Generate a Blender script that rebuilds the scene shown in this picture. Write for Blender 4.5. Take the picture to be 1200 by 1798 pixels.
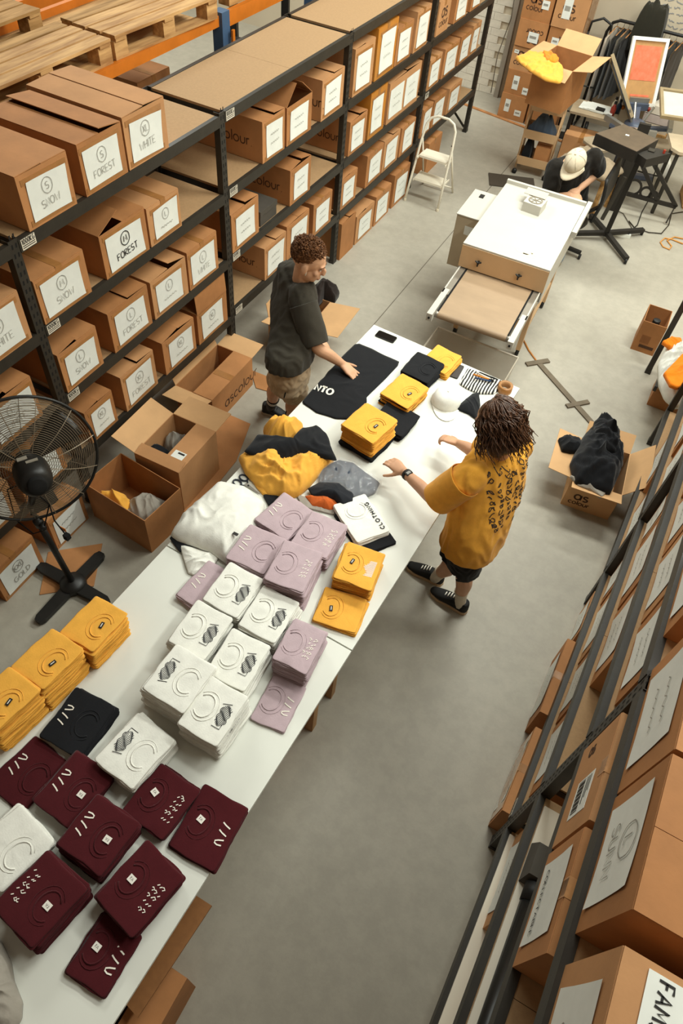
import bpy, bmesh, math, random
from mathutils import Vector, Matrix, Euler, noise
R_ = random.Random(7)
PI = math.pi
for o in list(bpy.data.objects): bpy.data.objects.remove(o)
scene = bpy.context.scene
COL = scene.collection

# ------------------------------------------------------------------ camera
cam_d = bpy.data.cameras.new('camera'); cam = bpy.data.objects.new('camera', cam_d); COL.objects.link(cam)
cam_d.sensor_fit = 'VERTICAL'; cam_d.sensor_height = 36.0; cam_d.sensor_width = 24.03
cam_d.lens = 1234.847 * 36.0 / 1798.0
cam_d.clip_start = 0.05; cam_d.clip_end = 100
rt = (0.8809695, 0.46703352, 0.07597647); dn = (0.40938526, -0.67180192, -0.61732154); fw = (-0.23726871, 0.5749451, -0.78303365)
cam.matrix_world = Matrix(((rt[0], -dn[0], -fw[0], 0.0), (rt[1], -dn[1], -fw[1], 0.0), (rt[2], -dn[2], -fw[2], 3.9835), (0, 0, 0, 1)))
scene.camera = cam

# ------------------------------------------------------------------ world, lamps, exposure
w = bpy.data.worlds.new('world'); scene.world = w; w.use_nodes = True
bgn = w.node_tree.nodes['Background']; bgn.inputs['Color'].default_value = (1.0, 0.78, 0.56, 1); bgn.inputs['Strength'].default_value = 0.13
def area(name, loc, sx, sy, power, col=(1.0, 0.95, 0.87), rot=(0, 0, 0)):
    l = bpy.data.lights.new(name, 'AREA'); l.shape = 'RECTANGLE'; l.size = sx; l.size_y = sy; l.energy = power; l.color = col
    o = bpy.data.objects.new(name, l); COL.objects.link(o); o.location = loc; o.rotation_euler = rot
    return o
LC = (0.97, 1.0, 0.915)
area('ceiling_light_far', (-0.4, 8.8, 5.4), 4.2, 0.7, 205, LC)
area('ceiling_light_mid', (0.4, 5.6, 5.2), 3.2, 0.7, 260, LC)
area('ceiling_light_side', (1.9, 3.0, 5.2), 0.6, 2.6, 120, LC)
area('fill_light_near', (-0.5, 3.0, 5.4), 2.0, 0.5, 52, LC)  # fill lamp added to brighten the near middle of the aisle
area('ceiling_light_store', (-7.0, 7.0, 6.0), 3.0, 3.0, 380, LC)
vs = scene.view_settings
vs.view_transform = 'Standard'; vs.look = 'None'; vs.gamma = 1.0; vs.use_curve_mapping = False; vs.exposure = 0.08

# ------------------------------------------------------------------ materials
def lin(c):
    if isinstance(c, str): c = tuple(int(c[i:i + 2], 16) for i in (0, 2, 4))
    return tuple(((v / 255) / 12.92 if v / 255 <= 0.04045 else ((v / 255 + 0.055) / 1.055) ** 2.4) for v in c)
MATS = {}
def mat(name, col, rough=0.6, var=0.12, scale=8.0, bump=0.0, bscale=None, metal=0.0, stretch=(1, 1, 1), spec=0.4, alpha=1.0, trans=0.0, dark=None, sheen=0.0, coord='Object', detail=4.0):
    if name in MATS: return MATS[name]
    m = bpy.data.materials.new(name); m.use_nodes = True; nt = m.node_tree; N = nt.nodes; L = nt.links
    b = N['Principled BSDF']
    c = lin(col)
    tc = N.new('ShaderNodeTexCoord'); mp = N.new('ShaderNodeMapping'); mp.inputs['Scale'].default_value = stretch
    L.new(tc.outputs[coord], mp.inputs['Vector'])
    nz = N.new('ShaderNodeTexNoise'); nz.inputs['Scale'].default_value = scale; nz.inputs['Detail'].default_value = detail; nz.inputs['Roughness'].default_value = 0.6
    L.new(mp.outputs['Vector'], nz.inputs['Vector'])
    cr = N.new('ShaderNodeValToRGB')
    lo = dark and lin(dark) or tuple(v * (1 - var) for v in c)
    hi = tuple(min(1, v * (1 + var)) for v in c)
    cr.color_ramp.elements[0].position = 0.33; cr.color_ramp.elements[0].color = (*lo, 1)
    cr.color_ramp.elements[1].position = 0.67; cr.color_ramp.elements[1].color = (*hi, 1)
    L.new(nz.outputs['Fac'], cr.inputs['Fac']); L.new(cr.outputs['Color'], b.inputs['Base Color'])
    b.inputs['Roughness'].default_value = rough; b.inputs['Metallic'].default_value = metal
    b.inputs['Specular IOR Level'].default_value = spec
    if alpha < 1: b.inputs['Alpha'].default_value = alpha
    if trans > 0: b.inputs['Transmission Weight'].default_value = trans; b.inputs['IOR'].default_value = 1.15
    if sheen > 0: b.inputs['Sheen Weight'].default_value = sheen
    if bump > 0:
        n2 = N.new('ShaderNodeTexNoise'); n2.inputs['Scale'].default_value = bscale or scale * 3; n2.inputs['Detail'].default_value = 3
        L.new(mp.outputs['Vector'], n2.inputs['Vector'])
        bp = N.new('ShaderNodeBump'); bp.inputs['Strength'].default_value = bump; bp.inputs['Distance'].default_value = 0.01
        L.new(n2.outputs['Fac'], bp.inputs['Height']); L.new(bp.outputs['Normal'], b.inputs['Normal'])
    MATS[name] = m
    return m
CARD = [mat('cardboard_a', 'B47D4D', .75, .10, 5, .06, 40, coord='Object'), mat('cardboard_b', 'A97344', .75, .12, 5, .06, 40), mat('cardboard_c', 'BB895B', .78, .09, 4, .06, 40)]
CARD_IN = mat('cardboard_inside', 'B5895C', .85, .08, 5, .05, 40)
CARD_LT = mat('cardboard_flap_light', 'CDA273', .82, .06, 5, .05, 40)
TAPE = mat('brown_packing_tape', 'A2703F', .28, .10, 14, .15, 20, spec=.5)
TAPE_CLR = mat('clear_glossy_tape', 'C08A58', .34, .12, 20, .25, 14, spec=.6)
PAPER = mat('label_paper', 'E3E5DE', .8, .04, 9, .25, 7)
INK = mat('grey_pen_ink', '96938A', .8, .1)
INKB = mat('black_marker_ink', '1E1C1A', .7, .1)
PRINTK = mat('dark_box_print', '4E3320', .8, .1)
STEEL = mat('black_shelf_steel', '2B2720', .48, .18, 12, .04, 60, spec=.5)
STEELD = mat('dark_slot', '0B0A09', .9, .05)
BOARD = mat('particle_board', 'A6855F', .75, .06, 60, .05, 150)
BOARDE = mat('particle_board_edge', '8A6238', .8, .1, 40)
WHITEL = mat('white_laminate', 'DFE0D7', .5, .03, 2.5, .0, spec=.35)
STICK = mat('white_sticker', 'E2D9C6', .6, .04)
BLK = mat('black_plastic', '1B1A19', .5, .15, 10, .0)
STEELW = mat('cream_enamel', 'E6DECB', .45, .04, 3)
CREAM = mat('tan_enamel', 'C9A57C', .5, .05, 4)
WOOD = mat('pallet_wood', 'C29A66', .75, .22, 3.5, .12, 30, stretch=(6, .6, 6), dark='9A6E40')
WOOD2 = mat('old_pallet_wood', 'B18A58', .8, .25, 3.5, .12, 30, stretch=(6, .6, 6), dark='85602F')
ORANGE = mat('orange_rack_steel', 'C9701C', .5, .1, 6)
BLUE = mat('blue_rack_steel', '3E5876', .5, .1, 6)

# ------------------------------------------------------------------ mesh helpers
def tag(o, label=None, cat=None, group=None, kind=None):
    if label: o['label'] = label
    if cat: o['category'] = cat
    if group: o['group'] = group
    if kind: o['kind'] = kind
    return o
def thing(name, label, cat, loc=(0, 0, 0), rz=0.0, group=None):
    o = bpy.data.objects.new(name, None); COL.objects.link(o); o.empty_display_size = .05
    o.location = loc; o.rotation_euler = (0, 0, rz)
    return tag(o, label, cat, group)
def link(name, me, parent=None, loc=None, rot=None):
    o = bpy.data.objects.new(name, me); COL.objects.link(o)
    if parent: o.parent = parent
    if loc: o.location = loc
    if rot: o.rotation_euler = rot
    return o
class MB:
    def __init__(s): s.v = []; s.f = []
    def add(s, vs, fs, M=None):
        k = len(s.v)
        s.v += [tuple(M @ Vector(p)) if M else tuple(p) for p in vs]
        s.f += [tuple(i + k for i in f) for f in fs]; return s
    def box(s, c, d, M=None, taper=1.0):
        x, y, z = d[0] / 2, d[1] / 2, d[2] / 2; t = taper
        vs = [(-x, -y, -z), (x, -y, -z), (x, y, -z), (-x, y, -z), (-x * t, -y * t, z), (x * t, -y * t, z), (x * t, y * t, z), (-x * t, y * t, z)]
        vs = [(a + c[0], b + c[1], e + c[2]) for a, b, e in vs]
        return s.add(vs, [(3, 2, 1, 0), (4, 5, 6, 7), (0, 1, 5, 4), (1, 2, 6, 5), (2, 3, 7, 6), (3, 0, 4, 7)], M)
    def span(s, a, b, M=None): return s.box([(a[i] + b[i]) / 2 for i in range(3)], [abs(b[i] - a[i]) for i in range(3)], M)
    def bar(s, a, b, w, h, up=(0, 0, 1)):
        a = Vector(a); b = Vector(b); d = b - a; L = d.length; d.normalize()
        u = Vector(up); r = d.cross(u)
        if r.length < 1e-4: r = d.cross(Vector((1, 0, 0)))
        r.normalize(); u = r.cross(d)
        M = Matrix(((r.x, d.x, u.x, a.x), (r.y, d.y, u.y, a.y), (r.z, d.z, u.z, a.z), (0, 0, 0, 1)))
        return s.box((0, L / 2, 0), (w, L, h), M)
    def tube(s, pts, r, n=8, cap=True, flat=1.0):
        pts = [Vector(p) for p in pts]; m = len(pts); rr = r if isinstance(r, (list, tuple)) else [r] * m
        vs = []; fs = []; ref = None
        for i, p in enumerate(pts):
            t = (pts[min(i + 1, m - 1)] - pts[max(i - 1, 0)]); t = t.normalized() if t.length > 1e-9 else Vector((0, 0, 1))
            if ref is None:
                ref = Vector((0, 0, 1)) if abs(t.z) < .9 else Vector((1, 0, 0))
            a = ref - t * ref.dot(t)
            if a.length < 1e-5: a = t.orthogonal()
            a.normalize(); ref = a; b = t.cross(a)
            for k in range(n):
                g = 2 * PI * k / n
                vs.append(p + a * (math.cos(g) * rr[i] * flat) + b * (math.sin(g) * rr[i]))
        for i in range(m - 1):
            for k in range(n):
                fs.append((i * n + k, i * n + (k + 1) % n, (i + 1) * n + (k + 1) % n, (i + 1) * n + k))
        if cap: fs.append(tuple(range(n - 1, -1, -1))); fs.append(tuple(range((m - 1) * n, m * n)))
        return s.add(vs, fs)
    def lathe(s, prof, n=20, M=None, cap=True):
        vs = []; fs = []; m = len(prof)
        for r, z in prof:
            for k in range(n): vs.append((r * math.cos(2 * PI * k / n), r * math.sin(2 * PI * k / n), z))
        for i in range(m - 1):
            for k in range(n): fs.append((i * n + k, i * n + (k + 1) % n, (i + 1) * n + (k + 1) % n, (i + 1) * n + k))
        if cap: fs.append(tuple(range(n - 1, -1, -1))); fs.append(tuple(range((m - 1) * n, m * n)))
        return s.add(vs, fs, M)
    def prism(s, poly, z0, z1, M=None):
        n = len(poly); vs = [(x, y, z0) for x, y in poly] + [(x, y, z1) for x, y in poly]
        fs = [tuple(range(n - 1, -1, -1)), tuple(range(n, 2 * n))] + [(i, (i + 1) % n, (i + 1) % n + n, i + n) for i in range(n)]
        return s.add(vs, fs, M)
    def ell(s, c, r, nu=16, nv=10, M=None):
        vs = []; fs = []
        for j in range(1, nv):
            t = PI * j / nv
            for i in range(nu):
                g = 2 * PI * i / nu; vs.append((c[0] + r[0] * math.sin(t) * math.cos(g), c[1] + r[1] * math.sin(t) * math.sin(g), c[2] + r[2] * math.cos(t)))
        top = len(vs); vs.append((c[0], c[1], c[2] + r[2])); vs.append((c[0], c[1], c[2] - r[2]))
        for j in range(nv - 2):
            for i in range(nu): fs.append((j * nu + i, (j + 1) * nu + i, (j + 1) * nu + (i + 1) % nu, j * nu + (i + 1) % nu))
        for i in range(nu):
            fs.append((top, i, (i + 1) % nu)); fs.append((top + 1, (nv - 2) * nu + (i + 1) % nu, (nv - 2) * nu + i))
        return s.add(vs, fs, M)
    def mesh(s, name, m=None, smooth=False):
        me = bpy.data.meshes.new(name); me.from_pydata(s.v, [], s.f); me.update()
        if m: me.materials.append(m)
        if smooth: me.polygons.foreach_set('use_smooth', [True] * len(me.polygons))
        return me
    def build(s, name, m, parent=None, smooth=False, loc=None, rot=None): return link(name, s.mesh(name, m, smooth), parent, loc, rot)
def struct(name, mb, m, label=None, smooth=False):
    o = mb.build(name, m, None, smooth); o['kind'] = 'structure'
    if label: o['label'] = label
    return o

# ------------------------------------------------------------------ pen strokes: letters drawn as poly-lines, cut out as thin ribbons
def arc(cx, cy, rx, ry, a0, a1, n=9): return [(cx + rx * math.cos(math.radians(a0 + (a1 - a0) * i / n)), cy + ry * math.sin(math.radians(a0 + (a1 - a0) * i / n))) for i in range(n + 1)]
GL = {
 'A': [[(0, 0), (.35, 1), (.7, 0)], [(.13, .38), (.57, .38)]], 'B': [[(0, 0), (0, 1), (.45, .95), (.5, .72), (.05, .52), (.55, .38), (.55, .1), (0, 0)]],
 'C': [arc(.35, .5, .35, .5, 50, 310)], 'D': [[(0, 0), (0, 1)], arc(0, .5, .6, .5, 90, -90)], 'E': [[(.5, 1), (0, 1), (0, 0), (.5, 0)], [(0, .52), (.42, .52)]],
 'F': [[(.5, 1), (0, 1), (0, 0)], [(0, .52), (.4, .52)]], 'G': [arc(.35, .5, .35, .5, 50, 330) + [(.68, .45), (.4, .45)]], 'H': [[(0, 0), (0, 1)], [(.55, 0), (.55, 1)], [(0, .5), (.55, .5)]],
 'I': [[(.05, 0), (.05, 1)]], 'K': [[(0, 0), (0, 1)], [(.5, 1), (0, .45), (.55, 0)]], 'L': [[(0, 1), (0, 0), (.45, 0)]], 'M': [[(0, 0), (.1, 1), (.4, .3), (.7, 1), (.8, 0)]],
 'N': [[(0, 0), (0, 1), (.55, 0), (.55, 1)]], 'O': [arc(.36, .5, .36, .5, 90, 450, 14)], 'P': [[(0, 0), (0, 1), (.4, .95), (.5, .72), (.35, .5), (0, .48)]],
 'R': [[(0, 0), (0, 1), (.4, .95), (.5, .75), (.35, .55), (0, .5), (.55, 0)]], 'S': [arc(.3, .74, .26, .26, 40, 250, 8) + arc(.3, .25, .28, .26, 80, -150, 8)],
 'T': [[(0, 1), (.6, 1)], [(.3, 1), (.3, 0)]], 'U': [[(0, 1), (0, .3)] + arc(.28, .3, .28, .3, 180, 360, 8) + [(.56, 1)]], 'V': [[(0, 1), (.3, 0), (.6, 1)]],
 'W': [[(0, 1), (.2, 0), (.42, .7), (.64, 0), (.85, 1)]], 'X': [[(0, 0), (.6, 1)], [(0, 1), (.6, 0)]], 'Y': [[(0, 1), (.3, .5), (.6, 1)], [(.3, .5), (.25, 0)]], 'Z': [[(0, 1), (.55, 1), (0, 0), (.55, 0)]],
 '$': [arc(.3, .72, .26, .24, 40, 250, 8) + arc(.3, .26, .28, .26, 80, -150, 8), [(.38, 1.12), (.22, -.12)]],
 '0': [arc(.3, .5, .28, .5, 90, 450, 12)], '1': [[(.05, .8), (.25, 1), (.25, 0)]],
 'a': [arc(.27, .3, .27, .3, 0, 360, 14), [(.54, .6), (.54, 0)]], 's': [arc(.22, .46, .18, .14, 30, 230, 6) + arc(.22, .15, .2, .15, 70, -140, 6)],
 'c': [arc(.28, .3, .28, .3, 50, 310, 12)], 'o': [arc(.3, .3, .29, .3, 90, 450, 14)], 'l': [[(.06, 0), (.06, .95)]], 'u': [[(.02, .6), (.02, .25)] + arc(.26, .25, .24, .25, 180, 360, 8) + [(.5, .6)]],
 'r': [[(.03, 0), (.03, .6)], [(.03, .38)] + arc(.22, .38, .19, .2, 160, 60, 5)], '.': [[(.03, 0), (.08, .0)]]}
def text_strokes(t, h=1.0, gap=.22):
    out = []; x = 0
    for ch in t:
        if ch == ' ': x += .5 * h; continue
        g = GL[ch]; wd = max(p[0] for st in g for p in st)
        out += [[((p[0] + x / h) * h, p[1] * h) for p in st] for st in g]; x += (wd + gap) * h
    return out, x - gap * h
def ring(cx, cy, r, n=18, q=1.15): return [[(cx + r * math.cos(2 * PI * i / n + 1) * (1 + .03 * (i % 3)), cy + q * r * math.sin(2 * PI * i / n + 1)) for i in range(n + 2)]]
def ribbons(strokes, wd, M, th=0.0):
    """strokes: 2-d polylines on the local XY plane, lifted by M; returns an MB of flat ribbons"""
    mb = MB()
    for st in strokes:
        n = len(st)
        if n < 2: continue
        L_ = []; Rr = []
        for i, p in enumerate(st):
            a = Vector(st[max(0, i - 1)]); b = Vector(st[min(n - 1, i + 1)]); d = b - a
            d = d.normalized() if d.length > 1e-9 else Vector((1, 0))
            nrm = Vector((-d.y, d.x)) * wd / 2
            L_.append((p[0] + nrm.x, p[1] + nrm.y, 0)); Rr.append((p[0] - nrm.x, p[1] - nrm.y, 0))
        mb.add(L_ + Rr, [(i + n, i + n + 1, i + 1, i) for i in range(n - 1)], M)
    return mb
def frame(o, x, y):
    """matrix taking local XY to origin o with axes x, y"""
    x = Vector(x).normalized(); y = Vector(y); y = (y - x * x.dot(y)).normalized(); z = x.cross(y)
    return Matrix(((x.x, y.x, z.x, o[0]), (x.y, y.y, z.y, o[1]), (x.z, y.z, z.z, o[2]), (0, 0, 0, 1)))

# ------------------------------------------------------------------ structure
def concrete():
    m = bpy.data.materials.new('sealed_concrete'); m.use_nodes = True; nt = m.node_tree; N = nt.nodes; L = nt.links; b = N['Principled BSDF']
    tc = N.new('ShaderNodeTexCoord')
    def nz(s, d, r=.6):
        n = N.new('ShaderNodeTexNoise'); n.inputs['Scale'].default_value = s; n.inputs['Detail'].default_value = d; n.inputs['Roughness'].default_value = r; L.new(tc.outputs['Object'], n.inputs['Vector']); return n
    a = nz(.7, 6); c = nz(9, 5, .7); e = nz(55, 2)
    r1 = N.new('ShaderNodeValToRGB'); r1.color_ramp.elements[0].position = .3; r1.color_ramp.elements[1].position = .7
    r1.color_ramp.elements[0].color = (*lin('A59F91'), 1); r1.color_ramp.elements[1].color = (*lin('B3AD9F'), 1)
    L.new(a.outputs['Fac'], r1.inputs['Fac'])
    r2 = N.new('ShaderNodeValToRGB'); r2.color_ramp.elements[0].position = .40; r2.color_ramp.elements[1].position = .62
    r2.color_ramp.elements[0].color = (.90, .90, .90, 1); r2.color_ramp.elements[1].color = (1, 1, 1, 1)
    L.new(c.outputs['Fac'], r2.inputs['Fac'])
    mx = N.new('ShaderNodeMix'); mx.data_type = 'RGBA'; mx.blend_type = 'MULTIPLY'; mx.inputs[0].default_value = 1
    L.new(r1.outputs['Color'], mx.inputs[6]); L.new(r2.outputs['Color'], mx.inputs[7]); L.new(mx.outputs[2], b.inputs['Base Color'])
    rr = N.new('ShaderNodeMapRange'); rr.inputs['To Min'].default_value = .38; rr.inputs['To Max'].default_value = .62
    L.new(a.outputs['Fac'], rr.inputs['Value']); L.new(rr.outputs[0], b.inputs['Roughness'])
    bp = N.new('ShaderNodeBump'); bp.inputs['Strength'].default_value = .04; bp.inputs['Distance'].default_value = .01; L.new(e.outputs['Fac'], bp.inputs['Height']); L.new(bp.outputs['Normal'], b.inputs['Normal'])
    b.inputs['Specular IOR Level'].default_value = .35
    return m
floor = struct('floor', MB().span((-11, -3, -.1), (3.2, 11, 0)), concrete(), 'sealed grey concrete floor')
MB().span((-1.985, 1.0, 0), (-1.977, 10.0, .0012)).build('expansion_joint', mat('joint_dark', '6F685C', .9, .1), floor)
MB().add([(-3.3, 10.17, 0), (-1.3, 9.83, 0), (-1.3, 9.78, 0), (-3.3, 10.12, 0), (-3.3, 10.17, .012), (-1.3, 9.83, .012), (-1.3, 9.78, .012), (-3.3, 10.12, .012)],
         [(3, 2, 1, 0), (4, 5, 6, 7), (0, 1, 5, 4), (1, 2, 6, 5), (2, 3, 7, 6), (3, 0, 4, 7)]).build('door_sill', mat('worn_orange_sill', 'B0794A', .7, .2, 10), floor)
PLASTER = mat('cream_plaster', 'C6B9A2', .9, .04, 1.5)
wb = struct('wall_back', MB().span((-11, 10.7, 0), (3.2, 10.9, 4.0)), PLASTER, 'cream painted back wall')
BRK = mat('white_painted_brick', 'D3CBBB', .8, .06, 20, .1, 30)
brm = MB().box((0, 0, 0), (.229, .024, .084), taper=1).mesh('brick', BRK)
for j in range(22):
    for i in range(5):
        x = -3.92 + i * .232 + (.116 if j % 2 else 0)
        if x > -2.95: continue
        link('brick', brm, wb, (x, 10.69 + .002 * ((i * 7 + j * 3) % 3), .045 + j * .087))
MB().span((-2.86, 10.62, 0), (-2.80, 10.7, 2.4)).build('door_frame', mat('grey_frame', '9A9184', .6, .05), wb)
MB().span((-1.90, 10.62, 0), (-1.85, 10.7, 2.4)).build('door_frame', MATS['grey_frame'], wb)
struct('wall_right', MB().span((3.0, -3, 0), (3.2, 10.7, 4.0)), PLASTER, 'cream painted side wall')
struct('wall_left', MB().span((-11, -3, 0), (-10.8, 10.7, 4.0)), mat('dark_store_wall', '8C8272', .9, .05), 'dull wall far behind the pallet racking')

# ------------------------------------------------------------------ boltless shelving
def upright(parent, x, y, h, sgn, front=True):
    # steel angle: a flange facing the aisle and one running back
    mb = MB(); t = .004; wd = .06
    s = sgn if front else -sgn
    mb.span((x, y - wd, 0), (x + s * t, y, h)); mb.span((x + s * t, y - wd, 0), (x + s * .045, y - wd + t, h)); mb.span((x + s * t, y - t, 0), (x + s * .03, y, h))
    mb.span((x + s * -.002, y - wd - .004, 0), (x + s * .05, y + .004, .03))
    o = mb.build('upright', STEEL, parent)
    if front:
        sl = MB(); n = int(h / .05)
        for k in range(n):
            z = .06 + k * .05
            for yy in (y - .043, y - .018):
                sl.add([(x - s * .0006, yy - .005, z), (x - s * .0006, yy + .005, z), (x - s * .0006, yy + .007, z + .024), (x - s * .0006, yy - .003, z + .024)], [(0, 1, 2, 3)] if s < 0 else [(3, 2, 1, 0)])
        sl.build('slot_holes', STEELD, o)['kind'] = 'stuff'
    return o
def shelving(root, ys, levels, depth, sgn, labels=()):
    for k, y in enumerate(ys):
        upright(root, 0, y, 2.005, sgn); upright(root, sgn * depth, y, 2.005, sgn, False)
    for k in range(len(ys) - 1):
        y0 = ys[k]; y1 = ys[k + 1] - .06
        for li, z in enumerate(levels[k]):
            for x, fr in ((0, True), (sgn * depth, False)):
                s = sgn if fr else -sgn
                mb = MB().span((x - s * .003, y0, z - .068), (x + s * .026, y1, z))
                b = mb.build('beam', STEEL, root)
                if fr and (k, li) in labels:
                    st = MB().span((x - s * .0032, y0 + .012, z - .062), (x - s * .0042, y0 + .105, z - .006)).build('load_sticker', STICK, b)
                    ss, wd = text_strokes('1000KG', .026, .3)
                    fx = x - s * .0048
                    M = frame((fx, y0 + .016 if sgn < 0 else y0 + .1, z - .034), (0, 1 if sgn < 0 else -1, 0), (0, 0, 1))
                    ss = [[(p[0] * .083 / wd, p[1]) for p in q] for q in ss] + [[(0, -.008), (.083, -.008)], [(0, -.018), (.083, -.018)]]
                    st2 = ribbons(ss, .0045, M)
                    st.data.materials[0] = STICK; o = st2.build('load_text', INKB, b)
            for yy in (y0, y1 - .03):
                MB().span((sgn * .03, yy, z - .068), (sgn * (depth - .03), yy + .03, z - .020)).build('side_beam', STEEL, root)
            ym = (y0 + y1) / 2
            for a, bb in ((y0 + .004, ym - .001), (ym + .001, y1 - .004)):
                MB().span((sgn * .027, a, z - .019), (sgn * (depth - .027), bb, z - .003)).build('shelf_board', BOARD, root)
XL = -2.757
lrun = thing('shelving_unit', 'long black steel shelving run with particle board shelves along the left', 'shelving', (XL, 0, 0))
LV = {0: (1.992, 1.466, .97, .47), 1: (1.99, 1.478, .975, .472)}
LB = (2.0, 1.492, .994, .514)
shelving(lrun, [.33, 2.13, 3.93, 5.73, 7.55, 9.36], [LV[0], LV[1], LB, LB, (2.0, 1.49, 1.0, .514)], .6, -1, {(1, 0), (1, 1), (1, 2), (2, 0), (2, 1), (2, 2), (2, 3), (4, 2)})
# diagonal end brace of the far bay
MB().bar((-.05, 1.80 + 7.53, .05), (-.55, 1.80 + 7.53, .48), .012, .025).build('end_brace', STEEL, lrun)
MB().bar((-.05, 1.80 + 7.53, .95), (-.55, 1.80 + 7.53, .55), .012, .025).build('end_brace', STEEL, lrun)
TH = math.atan(.0213)
rrun = thing('shelving_unit', 'long black steel shelving run along the right side of the aisle', 'shelving', (.505, 0, 0), -TH)
LR = (2.0, 1.515, .935, .385)
shelving(rrun, [-.39, 1.385, 3.145, 4.925], [LR, LR, LR], .6, 1, {(1, 3)})
def rloc(y, x=0.0):   # point of the right run, y along it, x back from its front
    return (.505 + x * math.cos(TH) + y * math.sin(TH), y * math.cos(TH) - x * math.sin(TH))

# ------------------------------------------------------------------ cartons
def hinge(o, axis_dir, ang):
    """frame at hinge point o: local +Y runs into the flap, rotated up by ang about axis_dir (unit vec in XY plane)"""
    return Matrix.Translation(Vector(o)) @ Matrix.Rotation(ang, 4, Vector(axis_dir))
def carton_body(w, d, h, t=.005):
    mb = MB(); X = d / 2; Y = w / 2
    o = [(-X, -Y), (X, -Y), (X, Y), (-X, Y)]; i = [(-X + t, -Y + t), (X - t, -Y + t), (X - t, Y - t), (-X + t, Y - t)]
    vs = [(x, y, 0) for x, y in o] + [(x, y, h) for x, y in o] + [(x, y, t) for x, y in i] + [(x, y, h) for x, y in i]
    fs = [(3, 2, 1, 0), (8, 9, 10, 11)]
    for k in range(4):
        n = (k + 1) % 4; fs += [(k, n, n + 4, k + 4), (8 + n, 8 + k, 12 + k, 12 + n), (4 + k, 4 + n, 12 + n, 12 + k)]
    return mb.add(vs, fs)
def flap(p, side, w, d, h, ang, ln, m, name='flap', skew=0.0):
    """side 'l','r' hinge on the -y/+y top edges, 'f','b' on the +x/-x top edges; ang 0 = folded flat inward, 180+ = hanging outside"""
    t = .004; z = h + .001
    if side in 'lr':
        sg = 1 if side == 'l' else -1
        mb = MB().span((-d / 2 + .002, 0, 0), (d / 2 - .002, sg * ln, t)); M = hinge((0, -sg * w / 2, z), (1, 0, 0), sg * ang)
    else:
        sg = -1 if side == 'f' else 1
        mb = MB().span((0, -w / 2 + .003, 0), (sg * ln, w / 2 - .003, t)); M = hinge((-sg * d / 2, 0, z), (0, 1, 0), -sg * ang)
    mb.v = [tuple(M @ Vector(v)) for v in mb.v]
    if skew: mb.v = [(x + skew * (zz - h), y, zz) for x, y, zz in mb.v]
    return mb.build(name, m, p)
def sheet(p, d, cy, cz, sw, sh, text=None, ink=INK, pen=.0032, seed=0, size=None, curl=.006, bold=False):
    rr = random.Random(seed); nu = 6; vs = []; fs = []
    sk = [rr.uniform(-.008, .008) for _ in range(8)]
    for j in range(nu + 1):
        for i in range(nu + 1):
            u = i / nu; v = j / nu
            y = cy + (u - .5) * sw + sk[0] * v + sk[1] * u * v; z = cz + (v - .5) * sh + sk[2] * u + sk[3] * u * v
            cu = ((u - .5) ** 2 + (v - .5) ** 2) * 2
            vs.append((d / 2 + .0025 + curl * max(0, cu - .45) * rr.uniform(.6, 1.2), y, z))
    for j in range(nu):
        for i in range(nu): k = j * (nu + 1) + i; fs.append((k, k + 1, k + nu + 2, k + nu + 1))
    s = MB().add(vs, fs).build('label_sheet', PAPER, p, True)
    M = frame((d / 2 + .0055, cy, cz), (0, 1, .04), (0, 0, 1))
    st = []
    if size:
        q, wd = text_strokes(size, sh * .17, .2); st += [[(a - wd / 2, b + sh * .12) for a, b in z] for z in q]; st += ring(0, sh * .205, sh * .17)
    if text:
        hgt = min(sh * .19, sw * .8 / max(1, text_strokes(text, 1)[1])); q, wd = text_strokes(text, hgt, .2); st += [[(a - wd / 2, b - sh * .28) for a, b in z] for z in q]
    if not text:   # faint unreadable scribbles
        for ln in range(2 - bool(size)):
            n = 14; st.append([(-sw * .25 + sw * .5 * i / n, sh * (.16 - .28 * ln - (.36 if size else 0)) + sh * .05 * math.sin(i * 2.1 + seed) * rr.uniform(.4, 1)) for i in range(n + 1)])
    ribbons(st, pen, M).build('writing', ink, s)
    return s
def printed(p, text, o, x, y, h, wd=.018, m=None, sub=None):
    st, tw = text_strokes(text, h, .18)
    if sub:
        q, t2 = text_strokes(sub, h * .52, .18); st2 = [[(a + (tw - t2) / 2, b - h * .62) for a, b in z] for z in q]
        ribbons(st2, wd * .55, frame(o, x, y)).build('printed_word', m or PRINTK, p)
    return ribbons(st, wd, frame(o, x, y)).build('printed_word', m or PRINTK, p)
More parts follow.
